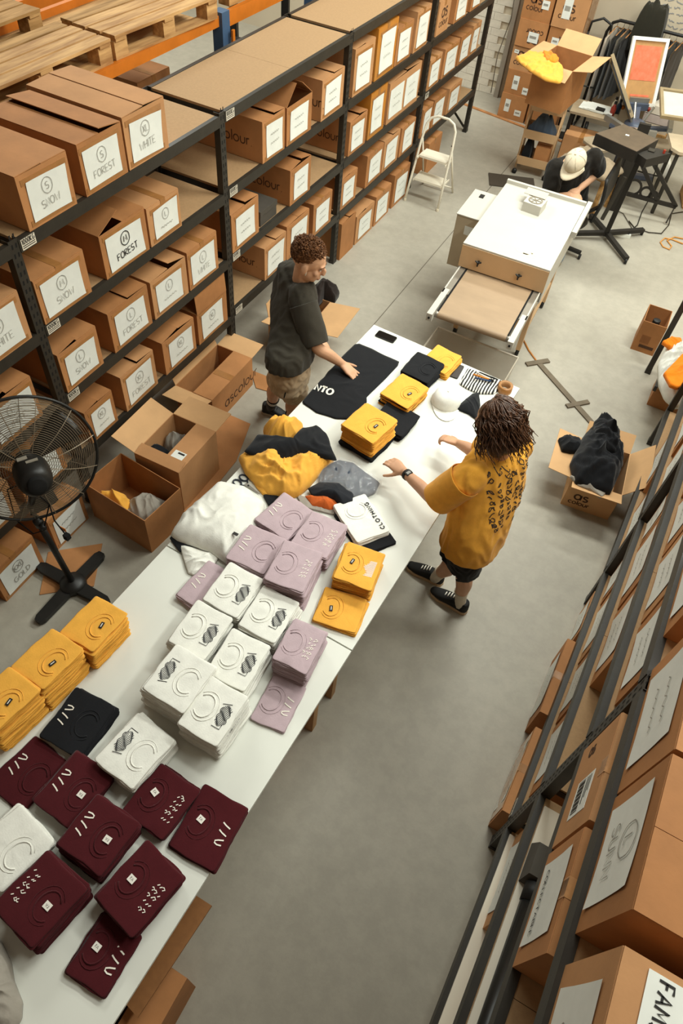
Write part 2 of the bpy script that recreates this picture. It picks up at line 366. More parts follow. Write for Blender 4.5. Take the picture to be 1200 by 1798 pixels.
def carton(name, label, loc, rz, w, d, h, mi=0, sh=None, text=None, size=None, style='closed', side=None, group=None, ink=INK, pen=.0045, seed=0, tape=True, lift=(0, 0), mt=None):
    t = thing(name, label, 'box', loc, rz, group); m = mt or CARD[mi % 3]; rr = random.Random(seed + 11)
    carton_body(w, d, h).build('body', m, t)
    if style in ('closed', 'gap'):
        a1, a2 = lift
        if style == 'gap' and not (a1 or a2): a1, a2 = rr.uniform(.03, .16), rr.uniform(0, .1)
        flap(t, 'l', w, d, h, a1, w / 2 - .001, m); flap(t, 'r', w, d, h, a2 + .003, w / 2 - .001, m)
        if style == 'closed' and tape:
            MB().span((-d / 2, -.024, h + .0052), (d / 2, .024, h + .0062)).build('packing_tape', TAPE, t); MB().span((d / 2 + .0002, -.024, h - .05), (d / 2 + .0012, .024, h + .0062)).build('packing_tape', TAPE, t)
    elif style == 'tent':
        flap(t, 'l', w, d, h, .75, w / 2, m); flap(t, 'r', w, d, h, .62, w / 2, m)
    elif style == 'upflap':
        flap(t, 'f', w, d, h, 1.5, .16, m); flap(t, 'l', w, d, h, .1, w / 2 - .004, m)
    if side: printed(t, side, (-d * .32, -w / 2 - .0008, h * .36), (1, 0, 0), (0, 0, 1), h * .27, .009)
    if sh:
        sw, shh, cy, cz = sh
        sheet(t, d, cy, cz, sw, shh, text, ink, pen, seed, size)
        MB().span((d / 2 + .0003, cy - sw / 2 - .02, cz + shh / 2 - .012), (d / 2 + .0018, cy + sw / 2 + .02, cz + shh / 2 + .018)).build('packing_tape', TAPE, t); MB().span((d / 2 + .0003, cy - sw / 2 - .02, cz - shh / 2 - .018), (d / 2 + .0018, cy + sw / 2 + .02, cz - shh / 2 + .012)).build('packing_tape', TAPE, t)
    return t
ORD = ['nearest', 'second', 'third', 'fourth', 'fifth']
LVN = {0: 'top', 1: 'second', 2: 'third', 3: 'fourth', 4: 'floor'}
BAY = ['bay cut by frame', 'bay beside the fan', 'bay behind the man', 'bay before the stepladder', 'far end bay']
GRP = 'cartons on the left shelving'
# bay, level, y0, y1, top height, text, size, style, lift, extra
LBX = [
 (1, 0, 2.22, 2.56, .27, 'SNOW', 'S', 'gap', (.02, .0), {'dp': .62}), (1, 0, 2.635, 2.975, .265, 'FOREST', 'S', 'gap', (.0, .13), {'dp': .62}), (1, 0, 2.995, 3.35, .275, 'WHITE', 'XL', 'gap', (.03, .05), {'dp': .66}),
 (1, 1, 2.145, 2.52, .265, 'SNOW', 'M', 'closed', (0, 0), {}), (1, 1, 2.655, 3.055, .27, 'FOREST', 'M', 'gap', (.42, .0), {'ink': 1}), (1, 1, 3.075, 3.39, .245, None, 'L', 'closed', (0, 0), {}),
 (1, 2, 2.15, 2.48, .28, 'SNOW', 'L', 'gap', (.12, .0), {}), (1, 2, 2.595, 2.975, .29, 'FOREST', 'L', 'gap', (0, .06), {}), (1, 2, 3.01, 3.385, .28, None, 'L', 'gap', (.04, .22), {}), (1, 2, 3.405, 3.755, .29, 'WHITE', 'L', 'closed', (0, 0), {}),
 (1, 3, 2.22, 2.485, .27, None, 'XL', 'gap', (.1, .05), {}), (1, 3, 2.58, 2.93, .30, 'FOREST', 'XL', 'gap', (0, .09), {}), (1, 3, 3.035, 3.405, .28, None, 'XL', 'gap', (.14, .1), {}), (1, 3, 3.445, 3.83, .27, None, 'XL', 'upflap', (0, 0), {}),
 (0, 1, 1.66, 2.035, .29, 'WHITE', 'M', 'closed', (0, 0), {}), (0, 2, 1.58, 1.94, .29, 'WHITE', 'L', 'gap', (.2, .05), {}), (0, 3, 1.62, 1.98, .28, None, None, 'closed', (0, 0), {}), (0, 3, 1.2, 1.56, .28, None, None, 'closed', (0, 0), {}),
 (2, 1, 4.38, 4.685, .285, None, None, 'gap', (.0, .1), {'side': 'ascolour.', 'dp': .58}), (2, 1, 4.715, 5.09, .27, None, None, 'tent', (0, 0), {}), (2, 1, 5.245, 5.62, .295, None, None, 'gap', (0, .05), {'side': 'ascolour.'}),
 (2, 2, 3.94, 4.31, .295, None, None, 'gap', (.02, .12), {}), (2, 2, 4.775, 5.115, .285, None, None, 'gap', (.1, .2), {'side': 'ascolour.', 'dp': .56}),
 (2, 3, 4.39, 4.73, .285, None, None, 'gap', (.0, .06), {'side': 'ascolour.', 'dp': .56}), (2, 3, 4.745, 5.12, .31, None, None, 'gap', (.05, .05), {}), (2, 3, 5.2, 5.545, .30, None, None, 'closed', (0, 0), {}),
 (3, 1, 5.82, 6.19, .355, None, None, 'gap', (.05, .0), {}), (3, 1, 6.235, 6.64, .4, None, None, 'closed', (0, 0), {'mt': 1}), (3, 1, 6.66, 7.0, .3, None, None, 'closed', (0, 0), {}), (3, 1, 7.07, 7.4, .33, None, None, 'closed', (0, 0), {}),
 (3, 2, 5.83, 6.17, .29, None, None, 'gap', (.04, .13), {'side': 'ascolour.', 'dp': .58}), (3, 2, 6.225, 6.56, .4, None, None, 'closed', (0, 0), {'mt': 1}), (3, 2, 6.63, 7.36, .36, None, None, 'gap', (.03, .06), {'two': 1}),
 (3, 3, 5.75, 6.07, .29, None, None, 'gap', (.06, .02), {}), (3, 3, 6.275, 6.64, .31, None, None, 'closed', (0, 0), {}), (3, 3, 6.66, 7.03, .31, None, None, 'gap', (.02, .07), {}), (3, 3, 7.08, 7.43, .29, None, None, 'closed', (0, 0), {}),
 (3, 4, 5.76, 6.06, .38, None, None, 'gap', (.06, .12), {'nosheet': 1}), (3, 4, 6.1, 6.5, .3, None, None, 'gap', (.1, .03), {}), (3, 4, 6.53, 6.905, .32, None, None, 'closed', (0, 0), {}), (3, 4, 6.99, 7.38, .36, None, None, 'closed', (0, 0), {}),
 (4, 1, 7.62, 7.93, .29, None, None, 'closed', (0, 0), {'nosheet': 1, 'as': 1}), (4, 1, 8.1, 8.45, .27, None, None, 'closed', (0, 0), {}), (4, 1, 8.57, 8.88, .27, None, None, 'closed', (0, 0), {}),
 (4, 2, 7.61, 7.93, .28, None, None, 'closed', (0, 0), {}), (4, 2, 8.0, 8.42, .28, None, None, 'closed', (0, 0), {}), (4, 2, 8.465, 8.8, .28, None, None, 'closed', (0, 0), {}), (4, 2, 8.82, 9.08, .3, None, None, 'closed', (0, 0), {}),
 (4, 3, 7.63, 7.9, .29, None, None, 'closed', (0, 0), {}), (4, 3, 7.94, 8.285, .29, None, None, 'closed', (0, 0), {}), (4, 3, 8.38, 8.77, .27, None, None, 'gap', (.03, 0), {}),
 (4, 4, 7.9, 8.3, .36, None, None, 'closed', (0, 0), {'nosheet': 1}),
]
CARDO = mat('carton_with_orange_tape', 'B07A3A', .5, .12, 6, .06, 40, dark='C0781E')
cnt = {}
for i, (b, l, y0, y1, h, tx, sz, sty, lf, ex) in enumerate(LBX):
    z = 0.0 if l == 4 else (LV[b][l] if b < 2 else LB[l]) + .001
    k = cnt.get((b, l), 0); cnt[(b, l)] = k + 1
    if b == 4 and l == 2: z = 1.001
    wd = y1 - y0; dp = ex.get('dp', .46 + .02 * (i % 4)); fx = XL - .012 + (.012 if b < 3 else 0)
    if l == 4: fx = XL + .02
    what = 'carton' + (' reading %s %s' % (sz, tx) if tx else (' without sheet' if ex.get('nosheet') else ' with white sheet'))
    if ex.get('mt'): what = 'orange-taped ' + what
    lab = '%s, %s on %s, %s' % (what, ORD[k], 'floor' if l == 4 else LVN[l] + ' level', BAY[b])
    sh = None
    if not ex.get('nosheet') and not ex.get('two'):
        f = .80 if tx else .72
        sh = (wd * f * R_.uniform(.93, 1.03), h * .76 * R_.uniform(.95, 1.05), R_.uniform(-.01, .012), h * .48)
    t = carton('cardboard_box', lab, (fx - dp / 2, (y0 + y1) / 2, z), R_.uniform(-.012, .012), wd, dp, h, i, sh, tx, sz, sty, ex.get('side'), GRP, INKB if ex.get('ink') else INK, .0055 if ex.get('ink') else .0032, i, lift=lf, mt=CARDO if ex.get('mt') else None)
    if ex.get('two'):
        for q, cy in enumerate((-wd * .25, wd * .23)): sheet(t, dp, cy, h * .48, wd * .42, h * .72, seed=i + q)
    if ex.get('as'): printed(t, 'as', (dp / 2 + .001, -.06, h * .5), (0, 1, 0), (0, 0, 1), .12, .018, sub='colour')
t = thing('shoe_box', 'small dark grey lidded box on the third level of the left shelving', 'box', (XL - .2, 4.5, .994), 0)
MB().box((0, 0, .045), (.34, .24, .09)).build('body', mat('grey_board', '4A453E', .6, .1), t); MB().box((0, 0, .1), (.35, .25, .04)).build('lid', MATS['grey_board'], t)
# ---------- right run cartons : y0, y1, level z, height, dx front offset, sheet text
FAMT = []
RBX = [
 (0, .97, 1.41, .36, 'near top', {'s': 1}), (0, .575, .955, .355, 'mid top', {'s': 2}), (0, .08, .50, .36, 'front top', {'s': 3, 'fam': 1}), (0, 1.55, 1.93, .34, 'far top', {}), (0, 2.3, 2.66, .34, 'farther top', {}),
 (1, .92, 1.30, .35, 'barcode', {'bar': 1}), (1, .54, .90, .34, 'collectable', {'coll': 1}), (1, 1.53, 1.915, .32, 'b', {}), (1, 1.945, 2.31, .32, 'c', {}), (1, 2.335, 2.7, .32, 'd', {}), (1, 2.74, 3.05, .32, 'e', {}), (1, 3.2, 3.55, .3, 'f', {}),
 (2, 1.92, 2.38, .34, 'a', {}), (2, 2.42, 2.87, .34, 'b', {}), (2, 2.9, 3.07, .33, 'c', {}), (2, 3.22, 3.6, .33, 'd', {}), (2, 3.7, 4.05, .33, 'e', {}),
 (3, .86, 1.3, .3, 'n', {'dx': .05}), (3, 1.52, 1.93, .34, 'a', {}), (3, 1.96, 2.35, .34, 'a2', {}), (3, 2.37, 2.8, .34, 'b', {}), (3, 2.83, 3.07, .34, 'c', {}), (3, 3.3, 3.7, .33, 'd', {}), (3, 3.9, 4.3, .33, 'd', {}),
 (4, 1.42, 1.93, .30, 'near', {'dx': -.04, 'wrap': 1}), (4, 2.03, 2.56, .30, 'mid', {'dx': -.05}), (4, 2.68, 3.0, .28, 'far', {'dx': .0}), (4, 3.2, 3.58, .3, 'd', {}), (4, 3.75, 4.15, .3, 'e', {}),
]
RN = {}
for i, (l, y0, y1, h, _n, ex) in enumerate(RBX):
    z = (0.0 if l == 4 else LR[l] + .001); dp = .5; dx = ex.get('dx', .012 if l == 0 else (-.006 if (l == 1 and y1 < 1.4) else .042))
    x, y = rloc((y0 + y1) / 2, dx + dp / 2); k = RN.get(l, 0); RN[l] = k + 1; wd = y1 - y0
    bayn = 'bottom right corner' if (y0 + y1) / 2 < 1.33 else ('middle right bay' if (y0 + y1) / 2 < 3.1 else 'far right bay')
    lab = 'carton with white sheet, number %s along %s level, %s' % (['one', 'two', 'three', 'four', 'five', 'six', 'seven'][k], LVN[l], bayn)
    if ex.get('fam'): lab = 'big brown carton with FAM sheet on its top, bottom right corner'
    if ex.get('bar'): lab = 'plain brown carton with a barcode sticker on the right shelving'
    if ex.get('coll'): lab = 'brown carton with sheet reading COLLECTABLE at the lower right'
    sh = None if ex.get('bar') else (wd * .72, h * .76, 0, h * .47)
    t = carton('cardboard_box', lab, (x, y, z), PI - TH + R_.uniform(-.012, .012), wd, dp, h, i, None, None, None, 'closed', None, 'cartons on the right shelving', seed=90 + i, tape=not (l == 0))
    if sh:
        tx, sz, pen, ik = None, None, .0045, INK
        if ex.get('s') == 1: tx = None
        if ex.get('coll'): tx, ik, pen = 'COLLECTABLE', INKB, .004
        if ex.get('s') == 2: tx, sz = 'SUNN', 'L'
        if ex.get('s') == 3: tx, sz = 'SUNN', 'X'
        sheet(t, dp, sh[2], sh[3], sh[0], sh[1], tx, ik, pen, 200 + i, sz)
    if l == 1: MB().span((-dp / 2, -.03, h + .0055), (dp / 2, .03, h + .0066)).build('clear_tape', TAPE_CLR, t); MB().span((dp / 2 + .0002, -.03, h - .05), (dp / 2 + .0012, .03, h + .0066)).build('clear_tape', TAPE_CLR, t)
    if ex.get('bar'):
        bs = MB().span((dp / 2 + .0004, -.02, .09), (dp / 2 + .0014, .12, .25)).build('barcode_sticker', PAPER, t); s = MB()
        for q in range(20): s.span((dp / 2 + .0016, -.012 + q * .006, .11), (dp / 2 + .0022, -.012 + q * .006 + (.0035 if q % 3 else .0015), .17))
        for q in range(3): s.span((dp / 2 + .0016, -.01, .19 + q * .016), (dp / 2 + .0022, .09 - q * .02, .196 + q * .016))
        s.build('barcode', INKB, bs)
        printed(t, 'as', (dp / 2 + .001, -.12, .1), (0, 0, 1), (0, -1, 0), .05, .012)
    if ex.get('fam'):
        MB().span((.115, -.195, h + .007), (.195, .06, h + .0082)).build('label_sheet', PAPER, t)
        st, tw = text_strokes('FAM$', .030, .25)
        ribbons([[(a * .092 / tw, bb) for a, bb in q] for q in st], .0052, frame((.172, -.185, h + .0095), (0, 1, 0), (-1, 0, 0))).build('writing', INKB, t)
    if ex.get('wrap'): MB().span((dp / 2 + .001, -wd / 2 + .02, .02), (dp / 2 + .003, wd / 2 - .02, h - .02)).build('plastic_wrap', mat('glossy_wrap', 'B98A5A', .12, .2, 9, .5, 9, spec=.7), t)

# ------------------------------------------------------------------ work tables
TZ = .85
def table(name, label, corners, legs):
    t = thing(name, label, 'table', (0, 0, 0))
    MB().prism(corners, TZ - .022, TZ).build('table_top', WHITEL, t)
    for x, y in legs: MB().span((x - .025, y - .025, 0), (x + .025, y + .025, TZ - .07)).build('leg', mat('raw_pine', 'A88157', .7, .15, 6, stretch=(4, 4, .6)), t)
    xs = sorted(legs)
    c = [sum(p[i] for p in legs) / 4 for i in (0, 1)]
    for a, b in ((0, 1), (1, 2), (2, 3), (3, 0)):
        MB().bar((*legs[a], TZ - .055), (*legs[b], TZ - .055), .04, .065).build('apron', MATS['raw_pine'], t)
    return t
far_t = table('work_table', 'white topped work table between the two standing people', [(-1.557, 3.951), (-1.645, 1.612), (-.499, 1.563), (-.411, 3.882)], [(-1.5, 3.8), (-1.57, 1.7), (-.62, 1.66), (-.52, 3.74)])
near_t = table('work_table', 'white topped work table in the foreground under the maroon shirts', [(-1.645, 1.604), (-1.735, -.76), (-.585, -.80), (-.499, 1.555)], [(-1.57, 1.48), (-1.65, -.6), (-.70, -.64), (-.62, 1.43)])
MB().prism([(-.63, .34), (-.655, -.1), (-.548, -.12), (-.515, .34)], .52, .537).build('lower_shelf_edge', mat('chipboard_dark', '8F6036', .8, .1, 30), near_t)

# ------------------------------------------------------------------ folded shirts
def fab(name, col, var=.05): return mat(name, col, .92, var, 22, .10, 140, spec=.12, sheen=.12)
F_W = fab('white_jersey', 'E9E8DF'); F_L = fab('lilac_jersey', 'BBA6AC'); F_Y = fab('golden_yellow_jersey', 'ECAD48'); F_K = fab('black_jersey', '1C1D20'); F_M = fab('maroon_jersey', '4A171C')
F_G = fab('grey_jersey', '9B9489'); F_BL = fab('bone_jersey', 'D9CBB5')
PR_W = mat('white_screen_print', 'EFE9DC', .7, .03); PR_K = mat('black_screen_print', '26272B', .7, .08); NT = mat('black_neck_tag', '25211E', .6, .1); NTW = mat('white_neck_tag', 'E9E4DA', .6, .03)
def rrect(w_, d_, rad, ns=8, nc=3):
    """rounded rectangle outline, same point count for any size"""
    p = []; X = w_ / 2; Y = d_ / 2
    for (cx, cy, a0, dx, dy) in ((X - rad, Y - rad, 0, -1, 0), (-X + rad, Y - rad, 90, 0, -1), (-X + rad, -Y + rad, 180, 1, 0), (X - rad, -Y + rad, 270, 0, 1)):
        for k in range(nc + 1): a = math.radians(a0 + 90 * k / nc); p.append((cx + rad * math.cos(a), cy + rad * math.sin(a)))
        L_ = (w_ if dx else d_) - 2 * rad; e = p[-1]
        for k in range(1, ns): p.append((e[0] + dx * L_ * k / ns, e[1] + dy * L_ * k / ns))
    return p
def shirt_mesh(name, w_, d_, t, seed, m, top=False):
    rr = random.Random(seed); vs = []; fs = []; ph = [rr.uniform(0, 6.28) for _ in range(6)]
    # two to three cloth layers show on the sides: fold edges with recessed gaps between them
    prof = [(.012, 0), (.003, .02), (.0, .14), (.003, .27), (.010, .31), (.002, .36), (.0, .50), (.003, .62), (.011, .66), (.001, .71), (-.001, .85), (.0025, .965), (.008, 1.0)]
    lay = [rr.uniform(-.004, .004) for _ in range(6)]
    base = rrect(w_, d_, .011); n = len(base)
    def wob(x, y, k): 
        g = math.atan2(y, x); return .0030 * math.sin(2 * g + ph[0] + k) + .0022 * math.sin(5 * g + ph[1] + k * 1.7) + .0016 * noise.noise(Vector((x * 60, y * 60, seed + k)))
    for j, (ins, zz) in enumerate(prof):
        k = 0 if j < 4 else (1 if j < 8 else 2)
        for (x, y) in base:
            r = math.hypot(x, y); q = 1 - (ins + lay[k] * .6 - wob(x, y, k * 2.1)) / r
            vs.append((x * q, y * q, t * zz))
    for q in (.86, .6, .3):
        for (x, y) in base:
            x, y = x * q, y * q
            z = t + ((.0022 * noise.noise(Vector((x * 14 + seed, y * 14, seed * 1.7))) + .0022 * max(0, 1 - abs(math.sin(24 * (x * math.cos(ph[3]) + y * math.sin(ph[3])) + 3 * noise.noise(Vector((x * 10, y * 10, seed)))) * 2.2))) if top else 0)
            vs.append((x, y, z))
    rows = len(prof) + 3
    for k in range(rows - 1):
        for i in range(n): fs.append((k * n + i, k * n + (i + 1) % n, (k + 1) * n + (i + 1) % n, (k + 1) * n + i))
    fs.append(tuple(range(n - 1, -1, -1))); vs.append((0, 0, t)); c = len(vs) - 1
    for i in range(n): fs.append(((rows - 1) * n + i, (rows - 1) * n + (i + 1) % n, c))
    return MB().add(vs, fs).mesh(name, m, True)
SM = {}
def shirt_variants(key, w_, d_, t, m):
    k = (key, round(w_, 3), round(d_, 3), round(t, 4))
    if k not in SM: SM[k] = [shirt_mesh('folded_cloth', w_ * random.Random(s).uniform(.965, 1.02), d_ * random.Random(s + 5).uniform(.97, 1.02), t, s + 3, m) for s in range(4)] + [shirt_mesh('folded_cloth', w_, d_, t, 77 + len(SM), m, True)]
    return SM[k]
def squig(w_, kind, rr):
    """screen print as strokes in (along edge u, across v) metres; v = 0 at the fold edge, negative = on the top face"""
    st = []
    if kind == 'swirl':
        for k in range(9):
            v = -.052 + k * .0058; a = .05 * (1 - ((k - 4) / 5.5) ** 2) ** .5
            st.append([(-a + 2 * a * i / 9, v + .0035 * math.sin(i * 1.5 + k * .7)) for i in range(10)])
        st.append([(-.06, -.052), (-.06, -.012), (-.035, -.012)]); st.append([(.06, -.02), (.045, -.06)])
    elif kind == 'ali':   # hand brushed caps followed by short dashes
        for u in (.004, .036): st.append([(u + .006, -.042), (u, -.026), (u - .005, -.004)])
        st.append([(-.018, -.004), (-.026, -.024), (-.033, -.036), (-.041, -.034), (-.044, -.022), (-.040, -.004)])
    elif kind == 'dash':
        for k in range(3):
            for j in range(5):
                u = -.05 + j * .024 + rr.uniform(-.005, .005); v = -.04 + k * .014 + rr.uniform(-.003, .003); st.append([(u, v), (u + .008, v + .007)] + ([(u + .012, v - .002), (u + .009, v - .006)] if rr.random() < .4 else []))
    elif kind == 'patch':
        for k in range(18): st.append([(-.05 + .0056 * k, -.05 + .010 * math.sin(k * .5) + .004 * math.sin(k * 2.7)), (-.05 + .0056 * k + .004, -.004)])
    return st
TAGM = {}
def add_top_details(o, w_, d_, t, col, tagm, neck=True, prt=None, prm=PR_W, seed=0, nrot=0.0):
    rr = random.Random(seed)
    if neck:
        # neckline: elliptical rib lying near the -x edge, open towards it, with the back neck seam
        cx = -w_ * .20; pts = []; pts2 = []
        for i in range(17):
            g = math.radians(-138 + 276 * i / 16)
            pts.append((cx + .058 * math.cos(g), .070 * math.sin(g), t + .0012)); pts2.append((cx + .043 * math.cos(g) - .004, .054 * math.sin(g), t + .0012))
        c = MB().tube(pts, .0014, 5, flat=.8).build('collar_seam', col, o, True); MB().tube(pts2, .0032, 5, flat=.9).build('collar_rib', col, o, True)
        if nrot: 
            for q in o.children: q.rotation_euler = (0, 0, nrot)
        if tagm:
            tg = MB().box((cx - .004, .0, t + .0045), (.016 if tagm is NT else .03, .032 if tagm is NT else .026, .002)).build('neck_tag', tagm, o)
            tg.rotation_euler = (0, 0, rr.uniform(-.25, .25) + nrot)
            if tagm is NT: MB().box((cx - .004, 0, t + .0058), (.004, .02, .0006)).build('tag_print', NTW, tg)
            else: ribbons([[(-.006, -.004), (-.006, .006), (-.002, .004)], [(.0, -.004), (.004, .005), (.007, -.004)]], .0018, Matrix.Translation((cx - .004, 0, t + .0062))).build('tag_print', INKB, tg)
    if prt: side_print(o, w_, t, prt, prm, rr)
def side_print(o, w_, t, kind, prm, rr):
    st = squig(w_, kind, rr); mb = MB(); wd = {'swirl': .003, 'ali': .0055, 'dash': .0036, 'patch': .0032}[kind]
    r = ribbons([[(b + w_ / 2 - .012, a) for a, b in q] for q in st], wd, Matrix.Translation((0, 0, t + .0026)))
    r.build('print', prm, o)
EDGEM = {}
def edge_print_mesh(w_, d_, t, kind, prm, seed):
    rr = random.Random(seed); mb = MB(); x = w_ / 2 + .0032
    n = 9 if kind == 'swirl' else 4
    for k in range(n):
        y = (-.045 + .09 * k / (n - 1)) + rr.uniform(-.006, .006); l = .004 if kind == 'swirl' else .007
        mb.add([(x, y - l, t * .15), (x, y + l * .4, t * .15), (x + .0008, y + l, t * .88), (x, y - l * .5, t * .88)], [(0, 1, 2, 3)])
    return mb.mesh('edge_print', prm)
def stack(desc, col, key, cx, cy, n, t=.014, w_=.19, d_=.24, rot=0.0, z0=TZ, prt=None, prm=PR_W, tagm=None, neck=True, grp=None, seed=0, jit=.007, mix=None, edge=True, nrot=0.0):
    rr = random.Random(seed * 13 + 5); grp = grp or ('shirts in the ' + desc)
    z = z0
    for i in range(n):
        c, k = (mix[i % len(mix)] if mix else (col, key))
        w2, d2 = w_ * 1.07, d_ * 1.05; V = shirt_variants(k, w2, d2, t, c); top = i == n - 1
        o = link('folded_shirt', V[4] if top else V[rr.randrange(4)], None, (cx + rr.uniform(-jit, jit), cy + rr.uniform(-jit, jit), z), (0, 0, rot + rr.uniform(-.035, .035)))
        z += t
        if top: tag(o, 'top shirt of the ' + desc if n > 1 else desc, 'shirt', grp)
        else: tag(o, 'lower shirt in the ' + desc, 'shirt', grp)
        if top: add_top_details(o, w_, d_, t, c, tagm, neck, prt, prm, seed, nrot)
        elif prt and edge:
            kk = (prt, round(w_, 3), round(t, 4), rr.randrange(3), prm.name)
            if kk not in EDGEM: EDGEM[kk] = edge_print_mesh(w_, d_, t, prt, prm, len(EDGEM))
            link('edge_print', EDGEM[kk], o)
    return z
# white stacks with striped black print
stack('white pile in the far left of the white block', F_W, 'w', -1.14, 1.495, 9, rot=.0, prt='swirl', prm=PR_K, seed=1)
stack('white pile in the far right of the white block', F_W, 'w', -.912, 1.465, 9, rot=0, prt='swirl', prm=PR_K, seed=2)
stack('white pile in the middle left of the white block', F_W, 'w', -1.155, 1.227, 9, rot=.02, prt='swirl', prm=PR_K, seed=3)
stack('white pile in the middle right of the white block', F_W, 'w', -.911, 1.192, 9, rot=.05, prt='swirl', prm=PR_K, seed=4)
stack('white pile in the near left of the white block', F_W, 'w', -1.078, .961, 13, w_=.21, rot=PI - .03, prt='swirl', prm=PR_K, seed=5)
stack('white pile in the near right of the white block', F_W, 'w', -.862, .922, 12, rot=0, prt='swirl', prm=PR_K, seed=6)
# lilac stacks
stack('lilac pile farthest back beside the orange beanie', F_L, 'l', -1.172, 2.06, 6, w_=.215, rot=PI - .14, prt='ali', seed=7)
stack('lilac pile beside the white CLOTHING shirts', F_L, 'l', -.946, 2.02, 9, w_=.20, rot=.03, prt='dash', seed=8)
stack('lilac pile touching the loose white shirts', F_L, 'l', -1.18, 1.768, 8, w_=.21, rot=PI + .03, prt='ali', seed=9)
stack('tall lilac pile beside the yellow shirts', F_L, 'l', -.943, 1.742, 13, w_=.20, d_=.25, rot=.14, prt='dash', seed=10)
stack('low lilac pile left of the white block', F_L, 'l', -1.318, 1.482, 3, w_=.15, d_=.25, rot=PI - .12, prt='ali', neck=False, seed=11)
stack('lilac pile right of the white block', F_L, 'l', -.699, 1.385, 10, w_=.165, d_=.23, rot=.09, prt='dash', seed=12)
stack('lilac shirt lying nearest the table edge', F_L, 'l', -.672, 1.145, 1, w_=.16, d_=.23, rot=.12, prt='ali', seed=13)
# yellow stacks
stack('yellow pile with a black neck tag on the table seam', F_Y, 'y', -.676, 1.955, 8, w_=.195, d_=.235, rot=.17, prt='patch', tagm=NT, seed=14)
stack('low yellow pile on the table seam corner', F_Y, 'y', -.652, 1.715, 2, w_=.215, d_=.20, rot=.15, tagm=NT, seed=15, nrot=PI / 2 * .0)
for k, (x, y, n, nm) in enumerate(((-1.575, .99, 11, 'far'), (-1.62, .742, 13, 'middle'), (-1.648, .505, 14, 'near'))):
    stack('%s one of three yellow piles at the left table edge' % nm, F_Y, 'y', x, y, n, t=.015, w_=.18, d_=.225, rot=PI - .06 * (1 + k * .6), tagm=NT, seed=20 + k, jit=.011)
stack('black pile beside the left yellow piles', F_K, 'k', -1.38, .627, 3, t=.014, w_=.20, d_=.24, rot=PI + .03, prt='ali', seed=25)
stack('white pile between black and maroon piles', F_W, 'w', -1.07, .635, 7, t=.0145, w_=.205, d_=.245, rot=PI - .11, prt='swirl', prm=PR_K, seed=26, edge=False)
# maroon block
MG = 'maroon shirts in the foreground'
stack('maroon pile at far left of the maroon block', F_M, 'm', -1.205, .388, 4, t=.015, w_=.20, d_=.235, rot=PI - .05, prt='ali', tagm=NTW, seed=30, edge=False)
stack('maroon pile beside the white pile', F_M, 'm', -.868, .53, 4, t=.013, w_=.20, d_=.225, rot=-.06, prt='dash', tagm=NTW, seed=31)
stack('flat maroon pair nearest the table edge', F_M, 'm', -.64, .535, 2, t=.011, w_=.20, d_=.255, rot=.04, prt='ali', tagm=NTW, seed=32)
stack('maroon pile in the middle of the maroon block', F_M, 'm', -.985, .292, 7, t=.0145, w_=.21, d_=.22, rot=PI - .08, prt='ali', tagm=NTW, seed=33, edge=False)
stack('tall maroon pile with dashed print at the table edge', F_M, 'm', -.735, .222, 7, t=.0135, w_=.195, d_=.245, rot=-.17, prt='dash', tagm=NTW, seed=34)
stack('maroon pile nearest the camera at left', F_M, 'm', -1.02, .018, 8, t=.0145, w_=.21, d_=.235, rot=PI - .13, prt='dash', tagm=NTW, seed=35, edge=False)
stack('dark maroon pair nearest the camera at the edge', F_M, 'm', -.726, -.008, 2, t=.012, w_=.165, d_=.21, rot=.02, prt='ali', tagm=NTW, seed=36)
stack('half hidden maroon shirt at the left frame edge', F_M, 'm', -1.42, .35, 1, t=.014, w_=.2, d_=.24, rot=PI - .1, prt='ali', seed=37)
stack('white pile at the left frame edge among maroon', F_W, 'w', -1.268, .10, 4, t=.0145, w_=.215, d_=.225, rot=PI - .2, seed=38)
# piles at the far end
ztop = stack('black layers under the tall yellow pile', F_K, 'k', -1.07, 2.87, 3, t=.014, w_=.22, d_=.25, rot=PI - .15, neck=False, seed=40)
stack('tall yellow pile by the hand with the watch', F_Y, 'y', -1.07, 2.87, 10, t=.0135, w_=.22, d_=.245, rot=PI - .15, z0=ztop, tagm=NT, seed=41)
stack('black pile between two yellow piles', F_K, 'k', -1.0, 3.10, 4, t=.013, w_=.22, d_=.22, rot=PI - .1, neck=False, seed=42)
stack('yellow and black layered pile in the middle of the table', F_Y, 'y', -1.04, 3.335, 7, t=.0135, w_=.20, d_=.245, rot=PI - .13, tagm=NT, mix=[(F_Y, 'y'), (F_K, 'k')], seed=43)
stack('black pile at the far end of the row', F_K, 'k', -1.035, 3.625, 6, t=.0135, w_=.19, d_=.235, rot=PI - .1, seed=44)
stack('yellow pile at the far end of the row', F_Y, 'y', -.965, 3.80, 4, t=.013, w_=.18, d_=.23, rot=PI - .1, seed=45)
# white CLOTHING pair and the black one beneath
stack('black layer beneath the CLOTHING shirts', F_K, 'k', -.775, 2.255, 1, t=.016, w_=.30, d_=.21, rot=-.58, neck=False, seed=46)
zc = TZ + .016
for i in range(2):
    V = shirt_variants('w', .29, .205, .016, F_W)
    o = link('folded_shirt', V[4 if i else 0], None, (-.822, 2.285 + .004 * i, zc), (0, 0, -.62 + .02 * i)); zc += .016
    tag(o, 'white folded shirt lettered CLOTHING' if i else 'bone white folded shirt right under the CLOTHING shirt', 'shirt', 'CLOTHING shirts')
    if i:
        add_top_details(o, .26, .2, .016, F_W, None, True, None)
        st, tw = text_strokes('CLOTHING', .022, .35)
        ribbons([[(a * .2 / tw - .1, b) for a, b in q] for q in st], .0055, frame((.02, .085, .0195), (-1, 0, 0), (0, -1, 0))).build('print', PR_K, o)

